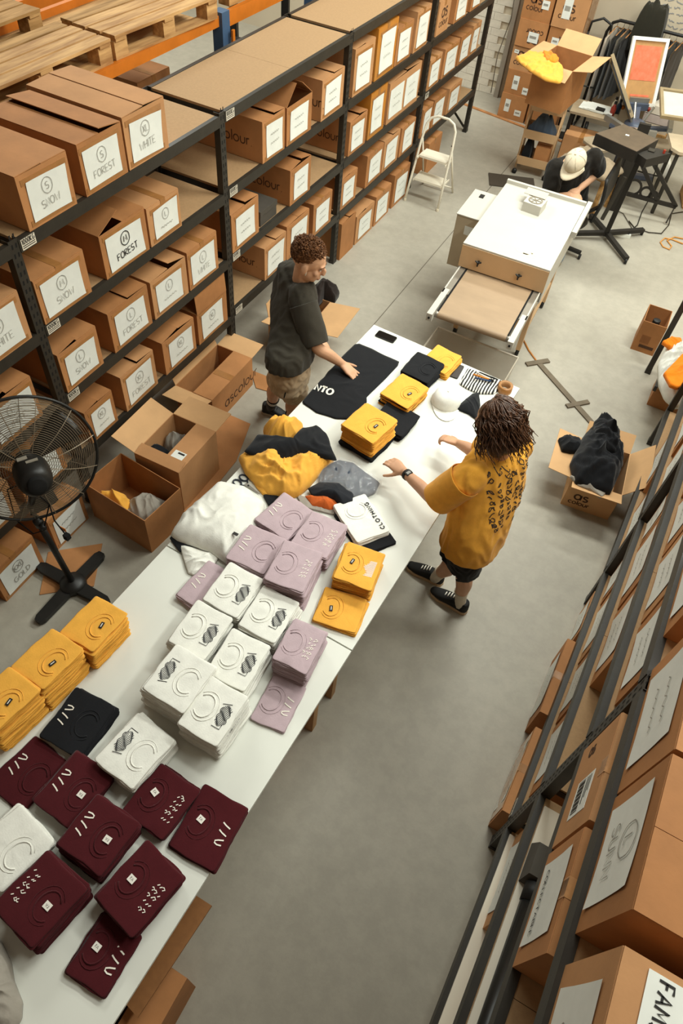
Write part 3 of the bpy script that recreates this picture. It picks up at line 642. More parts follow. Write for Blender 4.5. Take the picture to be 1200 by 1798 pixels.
# ------------------------------------------------------------------ loose cloth
def cloth(name, label, poly, z, h, m, seed=0, folds=16.0, amp=.016, dirn=.6, edge=.012, cat='clothing', N=96, K=26, power=2.2, parent=None, group=None, smooth=True, sub=None):
    cx = sum(p[0] for p in poly) / len(poly); cy = sum(p[1] for p in poly) / len(poly)
    def ray_r(g):
        dx, dy = math.cos(g), math.sin(g); best = 0
        for i in range(len(poly)):
            x1, y1 = poly[i][0] - cx, poly[i][1] - cy; x2, y2 = poly[(i + 1) % len(poly)][0] - cx, poly[(i + 1) % len(poly)][1] - cy
            den = dx * (y2 - y1) - dy * (x2 - x1)
            if abs(den) < 1e-9: continue
            t = (x1 * (y2 - y1) - y1 * (x2 - x1)) / den; u = (x1 * dy - y1 * dx) / den
            if t > 0 and -1e-6 <= u <= 1 + 1e-6: best = max(best, t)
        return best
    rs = [ray_r(2 * PI * i / N) for i in range(N)]
    vs = []; fs = []
    def hz(x, y, s):
        nn = noise.noise(Vector((x * 6 + seed * 3.1, y * 6, seed)))
        ux = x * math.cos(dirn) + y * math.sin(dirn); uy = -x * math.sin(dirn) + y * math.cos(dirn)
        w1 = noise.noise(Vector((x * 5, y * 5, seed + 4)))
        # creases: ridged noise stretched along one direction, at three sizes
        def rg(f, st_, k_): return max(0, 1 - abs(noise.noise(Vector((ux * f + w1 * 1.6, uy * f * st_ + w1 * 1.2, seed * 1.3 + k_)))) * 2.6) ** 1.6
        fr = folds * .75
        cre = .62 * rg(fr, .35, 0) + .40 * rg(fr * 1.9, .45, 7) + .20 * rg(fr * 3.8, .6, 13)
        return edge + h * (1 - s ** power) * (1 + .30 * nn) + amp * 1.55 * cre * (1.1 - .45 * s)
    for k in range(K + 1):
        s = k / K
        if k == 0: vs.append((0, 0, hz(0, 0, 0))); continue
        for i in range(N):
            g = 2 * PI * i / N; r = rs[i] * s * (1 + (.03 * noise.noise(Vector((g * 3, seed, 1))) if k == K else 0)); x, y = math.cos(g) * r, math.sin(g) * r
            vs.append((x, y, hz(x, y, s) if k < K else edge * .75))
    for i in range(N):
        g = 2 * PI * i / N; vs.append((math.cos(g) * rs[i] * .975, math.sin(g) * rs[i] * .975, 0.0))
    for i in range(N): fs.append((0, 1 + i, 1 + (i + 1) % N))
    for k in range(1, K + 1):
        for i in range(N): a = 1 + (k - 1) * N; fs.append((a + i, a + N + i, a + N + (i + 1) % N, a + (i + 1) % N))
    fs.append(tuple(1 + K * N + i for i in range(N - 1, -1, -1)))
    o = link(name, MB().add(vs, fs).mesh(name, m, smooth), parent, (cx, cy, z))
    if not parent: tag(o, label, cat, group)
    return o
cloth('loose_shirts', 'heap of loose white shirts at the left table edge', [(-1.645, 2.107), (-1.503, 2.154), (-1.338, 2.109), (-1.290, 1.996), (-1.260, 1.834), (-1.293, 1.664), (-1.409, 1.679), (-1.494, 1.671), (-1.605, 1.648), (-1.658, 1.660), (-1.682, 1.804), (-1.664, 1.967)], TZ, .075, F_W, 3, 5, .012, .4, edge=.03, power=4, cat='shirts')
cloth('loose_shirt_sleeve', 'white sleeve hanging from the loose white heap', [(-1.586, 1.641), (-1.494, 1.666), (-1.364, 1.688), (-1.349, 1.613), (-1.394, 1.524), (-1.441, 1.516), (-1.514, 1.577)], TZ, .02, F_W, 5, 8, .012, 1.4, cat='shirt')
MB().box((-1.33, 1.80, TZ + .105), (.03, .018, .002)).build('x', NT).name = 'loose_tag'
tag(bpy.data.objects['loose_tag'], 'small dark neck tag lying on the loose white heap', 'tag')
cloth('black_garment', 'black garment poking out under the loose white heap', [(-1.657, 1.650), (-1.662, 1.692), (-1.552, 1.669), (-1.492, 1.662), (-1.484, 1.624), (-1.562, 1.607)], TZ, .004, F_K, 8, 8, .004)
cloth('yellow_shirts', 'crumpled heap of yellow shirts beside the scissors', [(-1.656, 2.318), (-1.645, 2.407), (-1.492, 2.448), (-1.343, 2.596), (-1.164, 2.625), (-1.185, 2.453), (-1.189, 2.358), (-1.209, 2.261), (-1.271, 2.208), (-1.366, 2.179), (-1.459, 2.206), (-1.561, 2.246)], TZ, .085, F_Y, 11, 12, .034, .9, edge=.022, power=3, cat='shirts')
cloth('yellow_shirt', 'yellow shirt tail with a dark tag hanging toward the lilac pile', [(-1.523, 2.244), (-1.417, 2.324), (-1.341, 2.294), (-1.340, 2.185), (-1.393, 2.172), (-1.455, 2.198)], TZ, .012, F_Y, 12, 9, .01, .2)
cloth('yellow_shirt', 'yellow shirt crumpled behind the black one', [(-1.645, 2.580), (-1.641, 2.658), (-1.553, 2.626), (-1.516, 2.720), (-1.457, 2.745), (-1.420, 2.625), (-1.468, 2.539), (-1.567, 2.505)], TZ, .11, F_Y, 13, 9, .02, .2, edge=.05)
cloth('black_shirt', 'black shirt draped across the yellow heap', [(-1.619, 2.328), (-1.629, 2.491), (-1.525, 2.501), (-1.409, 2.536), (-1.430, 2.673), (-1.355, 2.750), (-1.276, 2.714), (-1.129, 2.561), (-1.230, 2.524), (-1.339, 2.482), (-1.386, 2.400), (-1.504, 2.342)], TZ + .08, .045, F_K, 15, 7, .016, 1.1, edge=.014)
cloth('black_garment', 'black garment between the scissors and the lilac pile', [(-1.388, 2.165), (-1.349, 2.213), (-1.287, 2.237), (-1.275, 2.185), (-1.321, 2.118)], TZ, .004, F_K, 18, 8, .004)
# navy garment in a clear bag
nb = cloth('bagged_garment', 'dark navy garment folded inside a shiny clear bag', [(-1.210, 2.500), (-1.146, 2.631), (-1.053, 2.651), (-0.853, 2.601), (-0.843, 2.520), (-0.881, 2.447), (-0.965, 2.395), (-1.150, 2.392)], TZ, .03, mat('navy_cloth', '2B3444', .8, .1, 20), 21, 6, .010, .5, edge=.018, cat='garment')
bag = cloth('clear_bag', '', [(-1.222, 2.493), (-1.151, 2.639), (-1.051, 2.663), (-0.842, 2.608), (-0.824, 2.511), (-0.873, 2.432), (-0.963, 2.377), (-1.162, 2.385)], 0, .034, mat('clear_bag_film', 'FFFFFF', .08, 0, 1, .9, 14, spec=.8, alpha=.16), 22, 14, .014, .8, edge=.02, parent=nb)
bag.location = (0, 0, .003)
# cap and beanie
cloth('orange_beanie', 'burnt orange beanie under the charcoal cap', [(-1.182, 2.282), (-1.125, 2.347), (-0.983, 2.345), (-0.963, 2.308), (-1.007, 2.267), (-1.111, 2.242)], TZ, .03, fab('orange_knit', 'C9622A'), 24, 12, .006, .3, edge=.012, cat='beanie')
cap = cloth('flat_cap', 'charcoal flat cap beside the bagged garment', [(-1.188, 2.329), (-1.156, 2.399), (-1.043, 2.468), (-0.942, 2.430), (-0.899, 2.368), (-0.942, 2.312), (-1.025, 2.330), (-1.141, 2.293)], TZ + .022, .04, fab('charcoal_wool', '23252A'), 25, 6, .008, .9, edge=.012, cat='cap')
cloth('grey_garment', 'grey garment edge under the beanie and lilac pile', [(-1.234, 2.274), (-1.147, 2.288), (-0.982, 2.291), (-0.970, 2.255), (-1.061, 2.233), (-1.160, 2.211)], TZ, .003, F_G, 26, 6, .004)
# flat black shirt being smoothed
fs_ = cloth('black_shirt', 'black shirt laid flat under the hand of the man', [(-1.569, 3.699), (-1.440, 3.694), (-1.212, 3.669), (-1.226, 3.479), (-1.255, 3.227), (-1.230, 3.186), (-1.235, 3.057), (-1.258, 2.982), (-1.331, 2.942), (-1.462, 2.925), (-1.589, 2.956), (-1.592, 3.037), (-1.589, 3.237), (-1.582, 3.492)], TZ, .003, F_K, 31, 4, .004, 1.0, edge=.006, power=6, cat='shirt')
cx, cy = fs_.location.x, fs_.location.y
st, tw = text_strokes('NTO', .055, .16)
M = frame(((-1.577, 3.099, 0.868)[0] - cx, (-1.577, 3.099, 0.868)[1] - cy, .0135), ((-1.465, 3.112, 0.868)[0] - (-1.577, 3.099, 0.868)[0], (-1.465, 3.112, 0.868)[1] - (-1.577, 3.099, 0.868)[1], 0), ((-1.623, 3.188, 0.868)[0] - (-1.576, 3.105, 0.868)[0], (-1.623, 3.188, 0.868)[1] - (-1.576, 3.105, 0.868)[1], 0))
ribbons([[(a, b) for a, b in q] for q in st], .014, M).build('print', PR_W, fs_)
# phones
def phone(label, c, rz, scr):
    t = thing('smartphone', label, 'phone', (c[0], c[1], TZ), rz)
    L_, W_ = .147, .072; p = []
    for sx, sy, a in ((1, 1, 0), (-1, 1, 90), (-1, -1, 180), (1, -1, 270)):
        p += [(sx * (L_ / 2 - .01) + .01 * math.cos(math.radians(a + 22.5 * k)), sy * (W_ / 2 - .01) + .01 * math.sin(math.radians(a + 22.5 * k))) for k in range(5)]
    MB().prism(p, 0, .009).build('body', BLK, t); MB().prism([(x * .96, y * .92) for x, y in p], .009, .0094).build('screen', scr, t)
    MB().box((.06, 0, .0096), (.003, .014, .0005)).build('speaker_slot', STEELD, t)
phone('black smartphone alone at the far left table corner', (-1.42, 3.868), -.02, mat('phone_glass', '15120F', .12, .05, 1, spec=.7))
phone('dark smartphone lying beside the striped pouch', (-.85, 3.80), 1.62, mat('phone_back', '2A1E17', .4, .05, 1))
# scissors
sc = thing('scissors', 'scissors with dark handles beside the yellow heap', 'scissors', (-1.50, 2.185, TZ), 0)
for sg in (-1, 1):
    MB().tube([(-.02, sg * .016, .006)] + [(-.062 + .028 * math.cos(a), sg * .026 + .02 * math.sin(a), .006) for a in [k * PI / 6 for k in range(13)]], .005, 6).build('handle', mat('navy_handle', '242A36', .5, .1), sc, True)
    MB().prism([(-.025, -sg * .012), (-.02, sg * .012), (.09, -sg * .003)], .003 + .0015 * sg, .0055 + .0015 * sg).build('blade', mat('blade_steel', '9A958C', .3, .05, metal=.8), sc)
MB().lathe([(.005, 0), (.005, .01)], 8).build('pivot', STEELD, sc)
sc.rotation_euler = (0, 0, -.2)
# white cap, black cloth, striped pouch, pens, tape roll
wc = thing('baseball_cap', 'crumpled white cap beside the far yellow pile', 'cap', (-.79, 3.47, TZ), .4)
vs = MB(); vs.lathe([(.098, 0), (.096, .03), (.088, .06), (.066, .085), (.03, .098), (.004, .1)], 24)
vs.v = [(x * (1 + .07 * noise.noise(Vector((x * 30, y * 30, z * 30)))), y * (1 + .07 * noise.noise(Vector((x * 30, y * 30, z * 30 + 5)))), z * (1 + .12 * noise.noise(Vector((x * 25, y * 25, 3))))) for x, y, z in vs.v]
vs.build('crown', F_W, wc, True)
MB().prism([(.09 * math.cos(a), .09 * math.sin(a) - .02 - .07 * max(0, math.sin(a) * -1)) for a in [PI + k * PI / 12 for k in range(13)]], .002, .008).build('brim', F_W, wc)
MB().lathe([(.007, .098), (.006, .104)], 8).build('button', F_W, wc)
cloth('black_shirt', 'small folded black cloth in front of the striped pouch', [(-0.714, 3.444), (-0.696, 3.519), (-0.668, 3.635), (-0.632, 3.671), (-0.579, 3.562), (-0.553, 3.421), (-0.614, 3.444)], TZ, .025, F_K, 41, 7, .008, .7, edge=.012)
def striped():
    m = bpy.data.materials.new('striped_fabric'); m.use_nodes = True; nt = m.node_tree; b = nt.nodes['Principled BSDF']; wv = nt.nodes.new('ShaderNodeTexWave'); tc = nt.nodes.new('ShaderNodeTexCoord'); cr = nt.nodes.new('ShaderNodeValToRGB')
    wv.inputs['Scale'].default_value = 16; wv.inputs['Distortion'].default_value = 3; wv.inputs['Detail'].default_value = 1
    nt.links.new(tc.outputs['Object'], wv.inputs['Vector']); nt.links.new(wv.outputs['Fac'], cr.inputs['Fac']); nt.links.new(cr.outputs['Color'], b.inputs['Base Color'])
    cr.color_ramp.interpolation = 'CONSTANT'; cr.color_ramp.elements[0].color = (.012, .012, .013, 1); cr.color_ramp.elements[1].position = .5; cr.color_ramp.elements[1].color = (.75, .72, .66, 1); b.inputs['Roughness'].default_value = .85
    return m
cloth('striped_pouch', 'black and white striped cloth with pens on it', [(-0.790, 3.864), (-0.675, 3.875), (-0.534, 3.876), (-0.519, 3.790), (-0.543, 3.721), (-0.629, 3.666), (-0.712, 3.666), (-0.783, 3.688)], TZ, .018, striped(), 43, 5, .006, .4, edge=.01, cat='cloth')
for k, (col, dy, a, nm) in enumerate((('D9862A', 0, .1, 'orange'), ('E4DED2', .018, -.1, 'white'), ('2C4468', -.018, .25, 'blue'), ('1E1D1C', .035, .0, 'black'))):
    t = thing('pen', nm + ' marker pen on the striped pouch', 'pen', (-.665 + .01 * k, 3.785 + dy, TZ + .05), a)
    MB().tube([(-.06, 0, 0), (.05, 0, 0)], .006, 8).build('barrel', mat('pen_' + nm, col, .4, .03), t, True); MB().tube([(.05, 0, 0), (.07, 0, 0)], .005, 8).build('pen_cap', STEELD, t, True)
tr = thing('tape_roll', 'roll of brown packing tape at the far right table corner', 'tape', (-.495, 3.80, TZ))
MB().lathe([(.05, 0), (.05, .048), (.038, .048), (.038, 0), (.05, 0)], 28, cap=False).build('tape', TAPE, tr, True); MB().lathe([(.038, .001), (.038, .049), (.035, .049), (.035, .001), (.038, .001)], 28, cap=False).build('core', CARD_IN, tr, True)
cloth('grey_garment', 'crumpled grey garment at the bottom left corner', [(-1.166, -0.183), (-1.081, -0.157), (-0.997, -0.193), (-0.953, -0.228), (-0.877, -0.264), (-0.846, -0.302), (-0.844, -0.374), (-0.962, -0.436)], TZ, .05, F_G, 47, 8, .02, .7, edge=.02)

# ------------------------------------------------------------------ floor cartons on the left
def open_box(name, label, cx, cy, rz, w_, d_, h, mi, flaps=(), z=0.0, mt=None):
    t = thing(name, label, 'box', (cx, cy, z), rz)
    carton_body(w_, d_, h).build('body', mt or CARD[mi], t)
    for sd, ang, ln in flaps: flap(t, sd, w_, d_, h, math.radians(ang), ln, CARD_LT if abs(ang) > 90 else CARD[mi])
    return t
bA = open_box('open_carton', 'open brown carton holding yellow and pale cloths beside the fan', -2.39, 2.14, -.09, .34, .53, .35, 1)
cloth('yellow_cloth', 'small yellow cloth inside the carton beside the fan', [(-2.651, 2.028), (-2.587, 2.096), (-2.468, 2.140), (-2.380, 2.106), (-2.376, 2.023), (-2.492, 2.009), (-2.603, 1.999)], .11, .10, F_Y, 51, 9, .03, .4, edge=.06)
cloth('grey_shirt', 'pale grey shirt inside the carton beside the fan', [(-2.438, 2.109), (-2.409, 2.226), (-2.325, 2.254), (-2.194, 2.258), (-2.184, 2.148), (-2.214, 2.046), (-2.298, 2.022), (-2.386, 2.025)], .11, .08, F_G, 52, 9, .03, 1.2, edge=.05)
bB = open_box('open_carton', 'open carton with shipping label and black and grey shirts inside', -2.352, 2.575, .02, .45, .36, .40, 2, (('b', 160, .19), ('r', 178, .2), ('f', 0, .16), ('l', 12, .09)))
lb = MB().span((.045, -.20, .4055), (.135, -.06, .4065)).build('shipping_label', PAPER, bB); MB().span((.075, -.085, .4067), (.125, -.070, .4073)).build('barcode', INKB, lb); MB().span((.06, -.18, .4067), (.09, -.13, .4073)).build('address_block', INK, lb)
cloth('black_shirt', 'black shirt inside the carton with the shipping label', [(-2.559, 2.407), (-2.570, 2.594), (-2.420, 2.590), (-2.405, 2.428)], .16, .12, F_K, 53, 6, .02, .5, edge=.05)
cloth('grey_shirt', 'grey shirt inside the carton with the shipping label', [(-2.530, 2.619), (-2.564, 2.786), (-2.441, 2.823), (-2.392, 2.673), (-2.420, 2.590)], .12, .12, F_G, 54, 9, .03, .8, edge=.05)
bC = open_box('open_carton', 'open carton printed with colour lettering standing near the man', -2.632, 3.44, .02, .58, .33, .275, 0, (('f', 0, .17), ('l', 168, .17), ('r', 176, .18), ('b', 112, .17)))
printed(bC, 'ascolour', (.166, -.12, .07), (0, 1, 0), (0, 0, 1), .10, .011)
MB().span((.0, -.03, .2803), (.164, .03, .2813)).build('packing_tape', TAPE, bC)
def sheetcard(label, poly, z, tilt=0):
    o = MB().prism(poly, z, z + .005).build('flattened_carton', CARD[0]); tag(o, label, 'cardboard', 'flattened cartons on the floor'); return o
sheetcard('flattened brown carton lying under the fan base', [(-2.542, 1.323), (-2.723, 1.600), (-2.467, 1.836), (-2.295, 1.544)], .001)
sheetcard('flattened brown carton lying between open cartons and table', [(-2.544, 3.326), (-2.240, 3.329), (-2.118, 2.940), (-2.105, 2.619), (-2.141, 2.320), (-2.271, 2.454), (-2.385, 2.842)], .001)
sheetcard('smaller flattened carton beside the feet of the man', [(-2.586, 3.873), (-2.420, 3.878), (-2.285, 3.731), (-2.425, 3.707)], .002)
for k, (y0, y1, nm, tx, sz) in enumerate(((1.645, 1.955, 'behind the fan pole', None, None), (1.18, 1.52, 'reading XXL left of the fan pole', 'GOLD', 'XXL'), (.78, 1.13, 'cut by the left frame edge', None, None))):
    carton('cardboard_box', 'floor level brown carton %s' % nm, (-2.685 - .24, (y0 + y1) / 2, 0), .02, y1 - y0, .48, .30, k, ((y1 - y0) * .8, .23, 0, .145), tx, sz, 'closed', None, GRP, seed=300 + k)
# carton behind the man
bD = open_box('open_carton', 'open carton with loose garments behind the man in grey', -2.44, 4.44, .05, .46, .36, .33, 2, (('f', 172, .28), ('l', 165, .13), ('b', 100, .12)))
cloth('grey_garment', 'pale mottled garment in the carton behind the man', [(-2.548, 4.161), (-2.602, 4.360), (-2.542, 4.449), (-2.441, 4.468), (-2.409, 4.588), (-2.314, 4.459), (-2.305, 4.278), (-2.384, 4.134)], .22, .12, F_G, 56, 9, .03, .3, edge=.06)
cloth('black_garment', 'dark garment draped from the carton behind the man', [(-2.482, 4.682), (-2.474, 4.821), (-2.367, 4.884), (-2.265, 4.831), (-2.250, 4.720), (-2.348, 4.694), (-2.341, 4.531), (-2.389, 4.547)], .3, .10, fab('dark_brown_knit', '2A2320'), 57, 9, .03, .3, edge=.05)
# ------------------------------------------------------------------ carton of black jackets on the right
bR = open_box('open_carton', 'open carton heaped with black jackets on the aisle floor', .325, 4.10, .10, .45, .36, .285, 0, (('b', 172, .19), ('l', 165, .12), ('f', 128, .2), ('r', 150, .15)), mt=CARD_LT)
printed(bR, 'as', (-.11, -.2262, .10), (1, 0, 0), (0, 0, 1), .085, .014, sub='colour')
cloth('black_jacket', 'black jacket bulging out of the aisle carton', [(0.106, 3.961), (0.114, 4.271), (0.164, 4.496), (0.298, 4.494), (0.407, 4.317), (0.455, 4.114), (0.444, 3.823), (0.328, 3.795), (0.196, 3.794)], .286, .13, F_K, 61, 9, .05, .8, edge=.03, power=2.6, cat='jacket')
cloth('black_jacket', 'black sleeve flopping over the left flap of the aisle carton', [(-0.044, 4.148), (0.017, 4.241), (0.104, 4.241), (0.155, 4.136), (0.085, 4.078), (0.020, 4.051)], .292, .05, F_K, 62, 9, .02, .2, edge=.03, cat='jacket')
cloth('black_jacket', 'black hood standing up at the back of the aisle carton', [(0.141, 4.359), (0.170, 4.449), (0.278, 4.417), (0.356, 4.272), (0.366, 4.112), (0.258, 4.077), (0.176, 4.193)], .40, .08, F_K, 64, 12, .05, 1.3, edge=.03, cat='jacket')
cloth('grey_jacket', 'grey lining hanging over the front of the aisle carton', [(0.133, 3.859), (0.189, 3.824), (0.328, 3.853), (0.427, 3.871), (0.400, 3.768), (0.324, 3.789), (0.221, 3.787)], .292, .01, F_G, 63, 9, .015, .2, edge=.02, cat='jacket')
# carton with a jar near the far rack
bJ = open_box('open_carton', 'small deep carton holding a glass jar near the right shelving', .292, 6.19, .03, .29, .21, .315, 1)
MB().span((-.05, -.1462, .05), (.08, -.1468, .08)).build('stamp_print', PRINTK, bJ); MB().span((-.06, -.1462, .10), (.02, -.1466, .18)).build('stamp_print', mat('faint_stamp', '8C5A32', .8, .1), bJ)
jr = thing('glass_jar', 'clear glass jar with dark lid inside the small deep carton', 'jar', (.30, 6.2, .006))
MB().lathe([(.07, 0), (.078, .02), (.078, .16), (.05, .20), (.032, .215), (.032, .235)], 20).build('jar_body', mat('jar_glass', 'C9C3B4', .1, .05, 4, spec=.7, alpha=.55), jr, True); MB().lathe([(.034, .225), (.034, .26), (.03, .262)], 16).build('lid', BLK, jr, True)

# ------------------------------------------------------------------ pedestal fan
fan = thing('pedestal_fan', 'large black pedestal fan seen from behind on a cross base', 'fan', (-2.40, 1.48, 0))
FK = mat('black_fan_enamel', '1D1C1A', .42, .15, 12); FW = mat('fan_guard_wire', '8A7C68', .4, .1, metal=.3)
for k, (ax, ay, L_) in enumerate(((0, 1, .28), (0, -1, .32), (1, 0, .28), (-1, 0, .28))):
    M = frame((0, 0, 0), (ax, ay, 0), (-ay, ax, 0))
    p = [(0, -.05), (.09, -.04), (L_ - .03, -.035), (L_, -.02), (L_, .02), (L_ - .03, .035), (.09, .04), (0, .05)]
    MB().prism(p, .012, .045, M).build('base_arm', FK, fan); MB().prism([(L_ - .1, -.03), (L_ - .01, -.02), (L_ - .01, .02), (L_ - .1, .03)], 0, .012, M).build('rubber_foot', BLK, fan)
MB().lathe([(.085, .02), (.08, .055), (.05, .065), (.028, .08)], 20).build('base_hub', FK, fan, True)
PT = Vector((-.025, -.045, .86))
MB().tube([(0, 0, .06), PT * .88], .019, 12).build('pole', FK, fan, True); MB().tube([PT * .82, PT], .013, 10).build('inner_pole', mat('chrome_pole', '6E6A63', .3, .05, metal=.8), fan, True)
MB().tube([PT * .80, PT * .86], .028, 12).build('pole_collar', FK, fan, True); MB().tube([PT * .83 + Vector((.02, 0, 0)), PT * .83 + Vector((.055, -.02, 0))], .018, 8).build('collar_knob', FK, fan, True)
A = Vector((-.80, .50, -.28)).normalized(); GC = Vector((-.07, .07, 1.10))
X1 = A.cross(Vector((0, 0, 1))).normalized(); Y1 = X1.cross(A)
FM = Matrix(((X1.x, Y1.x, A.x, GC.x), (X1.y, Y1.y, A.y, GC.y), (X1.z, Y1.z, A.z, GC.z), (0, 0, 0, 1)))
def tx(pts): return [FM @ Vector(p) for p in pts]
def dome(r, sgn): return sgn * .085 * (1 - min(1, (r - .09) / .272) ** 2.4) if r > .09 else sgn * .085
for sgn, nm in ((-1, 'rear_guard'), (1, 'front_guard')):
    mb = MB()
    for k in range(26):
        r = .075 + (.284) * k / 25; mb.tube(tx([(r * math.cos(2 * PI * i / 48), r * math.sin(2 * PI * i / 48), dome(r, sgn)) for i in range(49)]), .0016, 4, False)
    for k in range(12 if sgn < 0 else 10):
        a = 2 * PI * k / (12 if sgn < 0 else 10) + .1; mb.tube(tx([((.06 + .302 * i / 7) * math.cos(a), (.06 + .302 * i / 7) * math.sin(a), dome(.06 + .28 * i / 7, sgn) + .002 * sgn) for i in range(8)]), .0026, 4, False)
    o = mb.build(nm, FW, fan); o['kind'] = 'stuff'
MB().tube(tx([(.364 * math.cos(2 * PI * i / 56), .364 * math.sin(2 * PI * i / 56), 0) for i in range(57)]), .0085, 8, False).build('guard_rim', FK, fan, True)
for k in range(3):
    a0 = k * 2 * PI / 3 + .5; vs = []; fs = []
    for i in range(9):
        r = .05 + .27 * i / 8
        for j in range(5):
            g = a0 + (j - 2) / 2 * (.36 - .10 * i / 8); vs.append(FM @ Vector((r * math.cos(g), r * math.sin(g), (j - 2) * .016)))
    for i in range(8):
        for j in range(4): q = i * 5 + j; fs.append((q, q + 1, q + 6, q + 5))
    b = MB().add(vs, fs).build('blade', mat('dark_blade', '26231F', .35, .1), fan, True); md = b.modifiers.new('s', 'SOLIDIFY'); md.thickness = .004
MB().lathe([(.05, -.03), (.055, .03), (.03, .045)], 16, FM).build('blade_hub', FK, fan, True)
MB().lathe([(.02, -.07), (.086, -.09), (.092, -.12), (.09, -.21), (.08, -.255), (.06, -.272), (.0, -.274)], 20, FM).build('motor_housing', FK, fan, True)
MB().lathe([(.05, -.27), (.05, -.295), (.042, -.30), (0, -.30)], 16, FM).build('rear_cap', STEELD, fan, True)
for (u, v, w2, h2) in ((-.02, .092, .05, .03), (.02, .09, .06, .022)):
    st = MB().box((u, v, -.16 - (u * 1.2)), (w2, .004, h2 * 1.1), FM).build('rating_sticker', mat('grey_sticker', '8E877A', .5, .05), fan)
MB().tube([PT, GC - A * .15 - Y1 * .06], .02, 10).build('tilt_bracket', FK, fan, True); MB().ell(GC - A * .15 - Y1 * .09 + X1 * .03, (.022, .022, .022), 10, 8).build('tilt_knob', FK, fan, True)
cp = [GC - A * .2 + X1 * .05, (-.14, -.06, .95), (-.12, -.10, .74), (-.03, -.09, .66), (.03, -.06, .70), (.05, .02, .86), GC - A * .17 - X1 * .06]
MB().tube(cp, .004, 6).build('power_cord', STEELD, fan, True); MB().tube([(.05, .02, .86), (.07, .0, .75), (.10, .01, .64)], .004, 6).build('power_cord', STEELD, fan, True)
MB().box((.11, .01, .615), (.03, .03, .04)).build('plug', STEELD, fan); MB().box((.07, .03, .635), (.04, .004, .03)).build('warning_tag', ORANGE, fan)

# ------------------------------------------------------------------ stepladder
ld = thing('stepladder', 'cream two-step metal stepladder standing by the left shelving', 'ladder', (-2.49, 7.25, 0))
def lp(x, z): return (x, .35 * z / .86 * .72, z)
pl = [(-.2, 0, .0), lp(-.19, .30), lp(-.18, .60), lp(-.165, .76), lp(-.13, .82), lp(-.06, .85), lp(.06, .85), lp(.13, .82), lp(.165, .76), lp(.18, .60), lp(.19, .30), (.2, 0, 0)]
MB().tube(pl, .013, 10).build('front_frame', STEELW, ld, True)
for sg in (-1, 1):
    MB().tube([lp(sg * .17, .62), (sg * .185, .49, 0)], .010, 8).build('rear_leg', STEELW, ld, True); MB().tube([(sg * .2, 0, 0), (sg * .199, .003, .025)], .016, 8).build('rubber_foot', mat('cream_rubber', 'D8CDB6', .7, .05), ld)
    for z in (.23, .46): MB().bar((sg * .165, .05 + z * .1, z - .012), (sg * .17, .33 - z * .1, z - .012), .008, .02).build('step_bracket', STEELW, ld)
MB().tube([(-.185, .47, .06), (.185, .47, .06)], .008, 8).build('rear_rung', STEELW, ld, True)
for z, w2 in ((.23, .32), (.46, .31)): MB().box((0, .06 + .05 * z / .23 + .06, z), (w2, .19, .022)).build('step', STEELW, ld)
MB().ell(lp(.17, .63), (.012, .012, .012), 8, 6).build('rivet', BLK, ld)

# ------------------------------------------------------------------ conveyor dryer
dr = thing('conveyor_dryer', 'cream belt dryer for printed shirts with a brown conveyor', 'machine', (-1.0, 5.4, 0), .035)
IV = mat('ivory_panel', 'C2BEB3', .45, .03, 3, spec=.4); TAN = mat('tan_powder_coat', 'D0AB80', .5, .05, 4)
y0, y1 = -.28, .87; x0, x1 = -.36, .36
MB().span((x0, y0, .985), (x1, y1, 1.0)).build('hood_top', IV, dr); 
for sg in (-1, 1): MB().span((sg * .36, y0, .70), (sg * .35, y1, .985)).build('hood_side', IV, dr)
MB().span((x0, y0 - .004, .80), (x1, y0 + .008, .985)).build('hood_front', TAN, dr); MB().span((x0, y1 - .01, .82), (x1, y1, .985)).build('hood_back', TAN, dr)
MB().span((x0 + .01, y0 + .02, .70), (x1 - .01, y1 - .02, .712)).build('hood_floor', STEELD, dr)
MB().span((x0, y1, .985), (x1, y1 + .03, 1.03)).build('rear_rail', IV, dr); MB().span((x1 + .005, y1 - .5, .96), (x1 + .045, y1 + .09, 1.01)).build('side_rail', IV, dr)
for x in (-.2, .14):
    kn = MB().lathe([(.012, 0), (.012, .02)], 10, Matrix.Translation((x, y0 - .004, .885)) @ Matrix.Rotation(PI / 2, 4, 'X')).build('clamp_knob', BLK, dr)
    for a in (0, 2.1, 4.2): MB().tube([(x, y0 - .025, .885), (x + .028 * math.cos(a + .5), y0 - .025, .885 + .028 * math.sin(a + .5))], .007, 6).build('knob_wing', BLK, kn)
BELT = mat('brown_mesh_belt', 'A1886C', .55, .08, 3, .1, 200, stretch=(1, 3, 1))
bl = [(-.27 + .0, y) for y in (0,)]
vs = []; fs = []; prof = [(y1 - .05, .79)] + [(y0 - .655 + .0, .79)] + [(y0 - .66 - .028 * math.sin(a), .762 + .028 * math.cos(a)) for a in [PI * k / 8 for k in range(9)]] + [(y1 - .05, .734)]
for y, z in prof: vs += [(-.275, y, z), (.275, y, z)]
for i in range(len(prof) - 1): fs.append((2 * i, 2 * i + 1, 2 * i + 3, 2 * i + 2))
MB().add(vs, fs).build('conveyor_belt', BELT, dr, True)
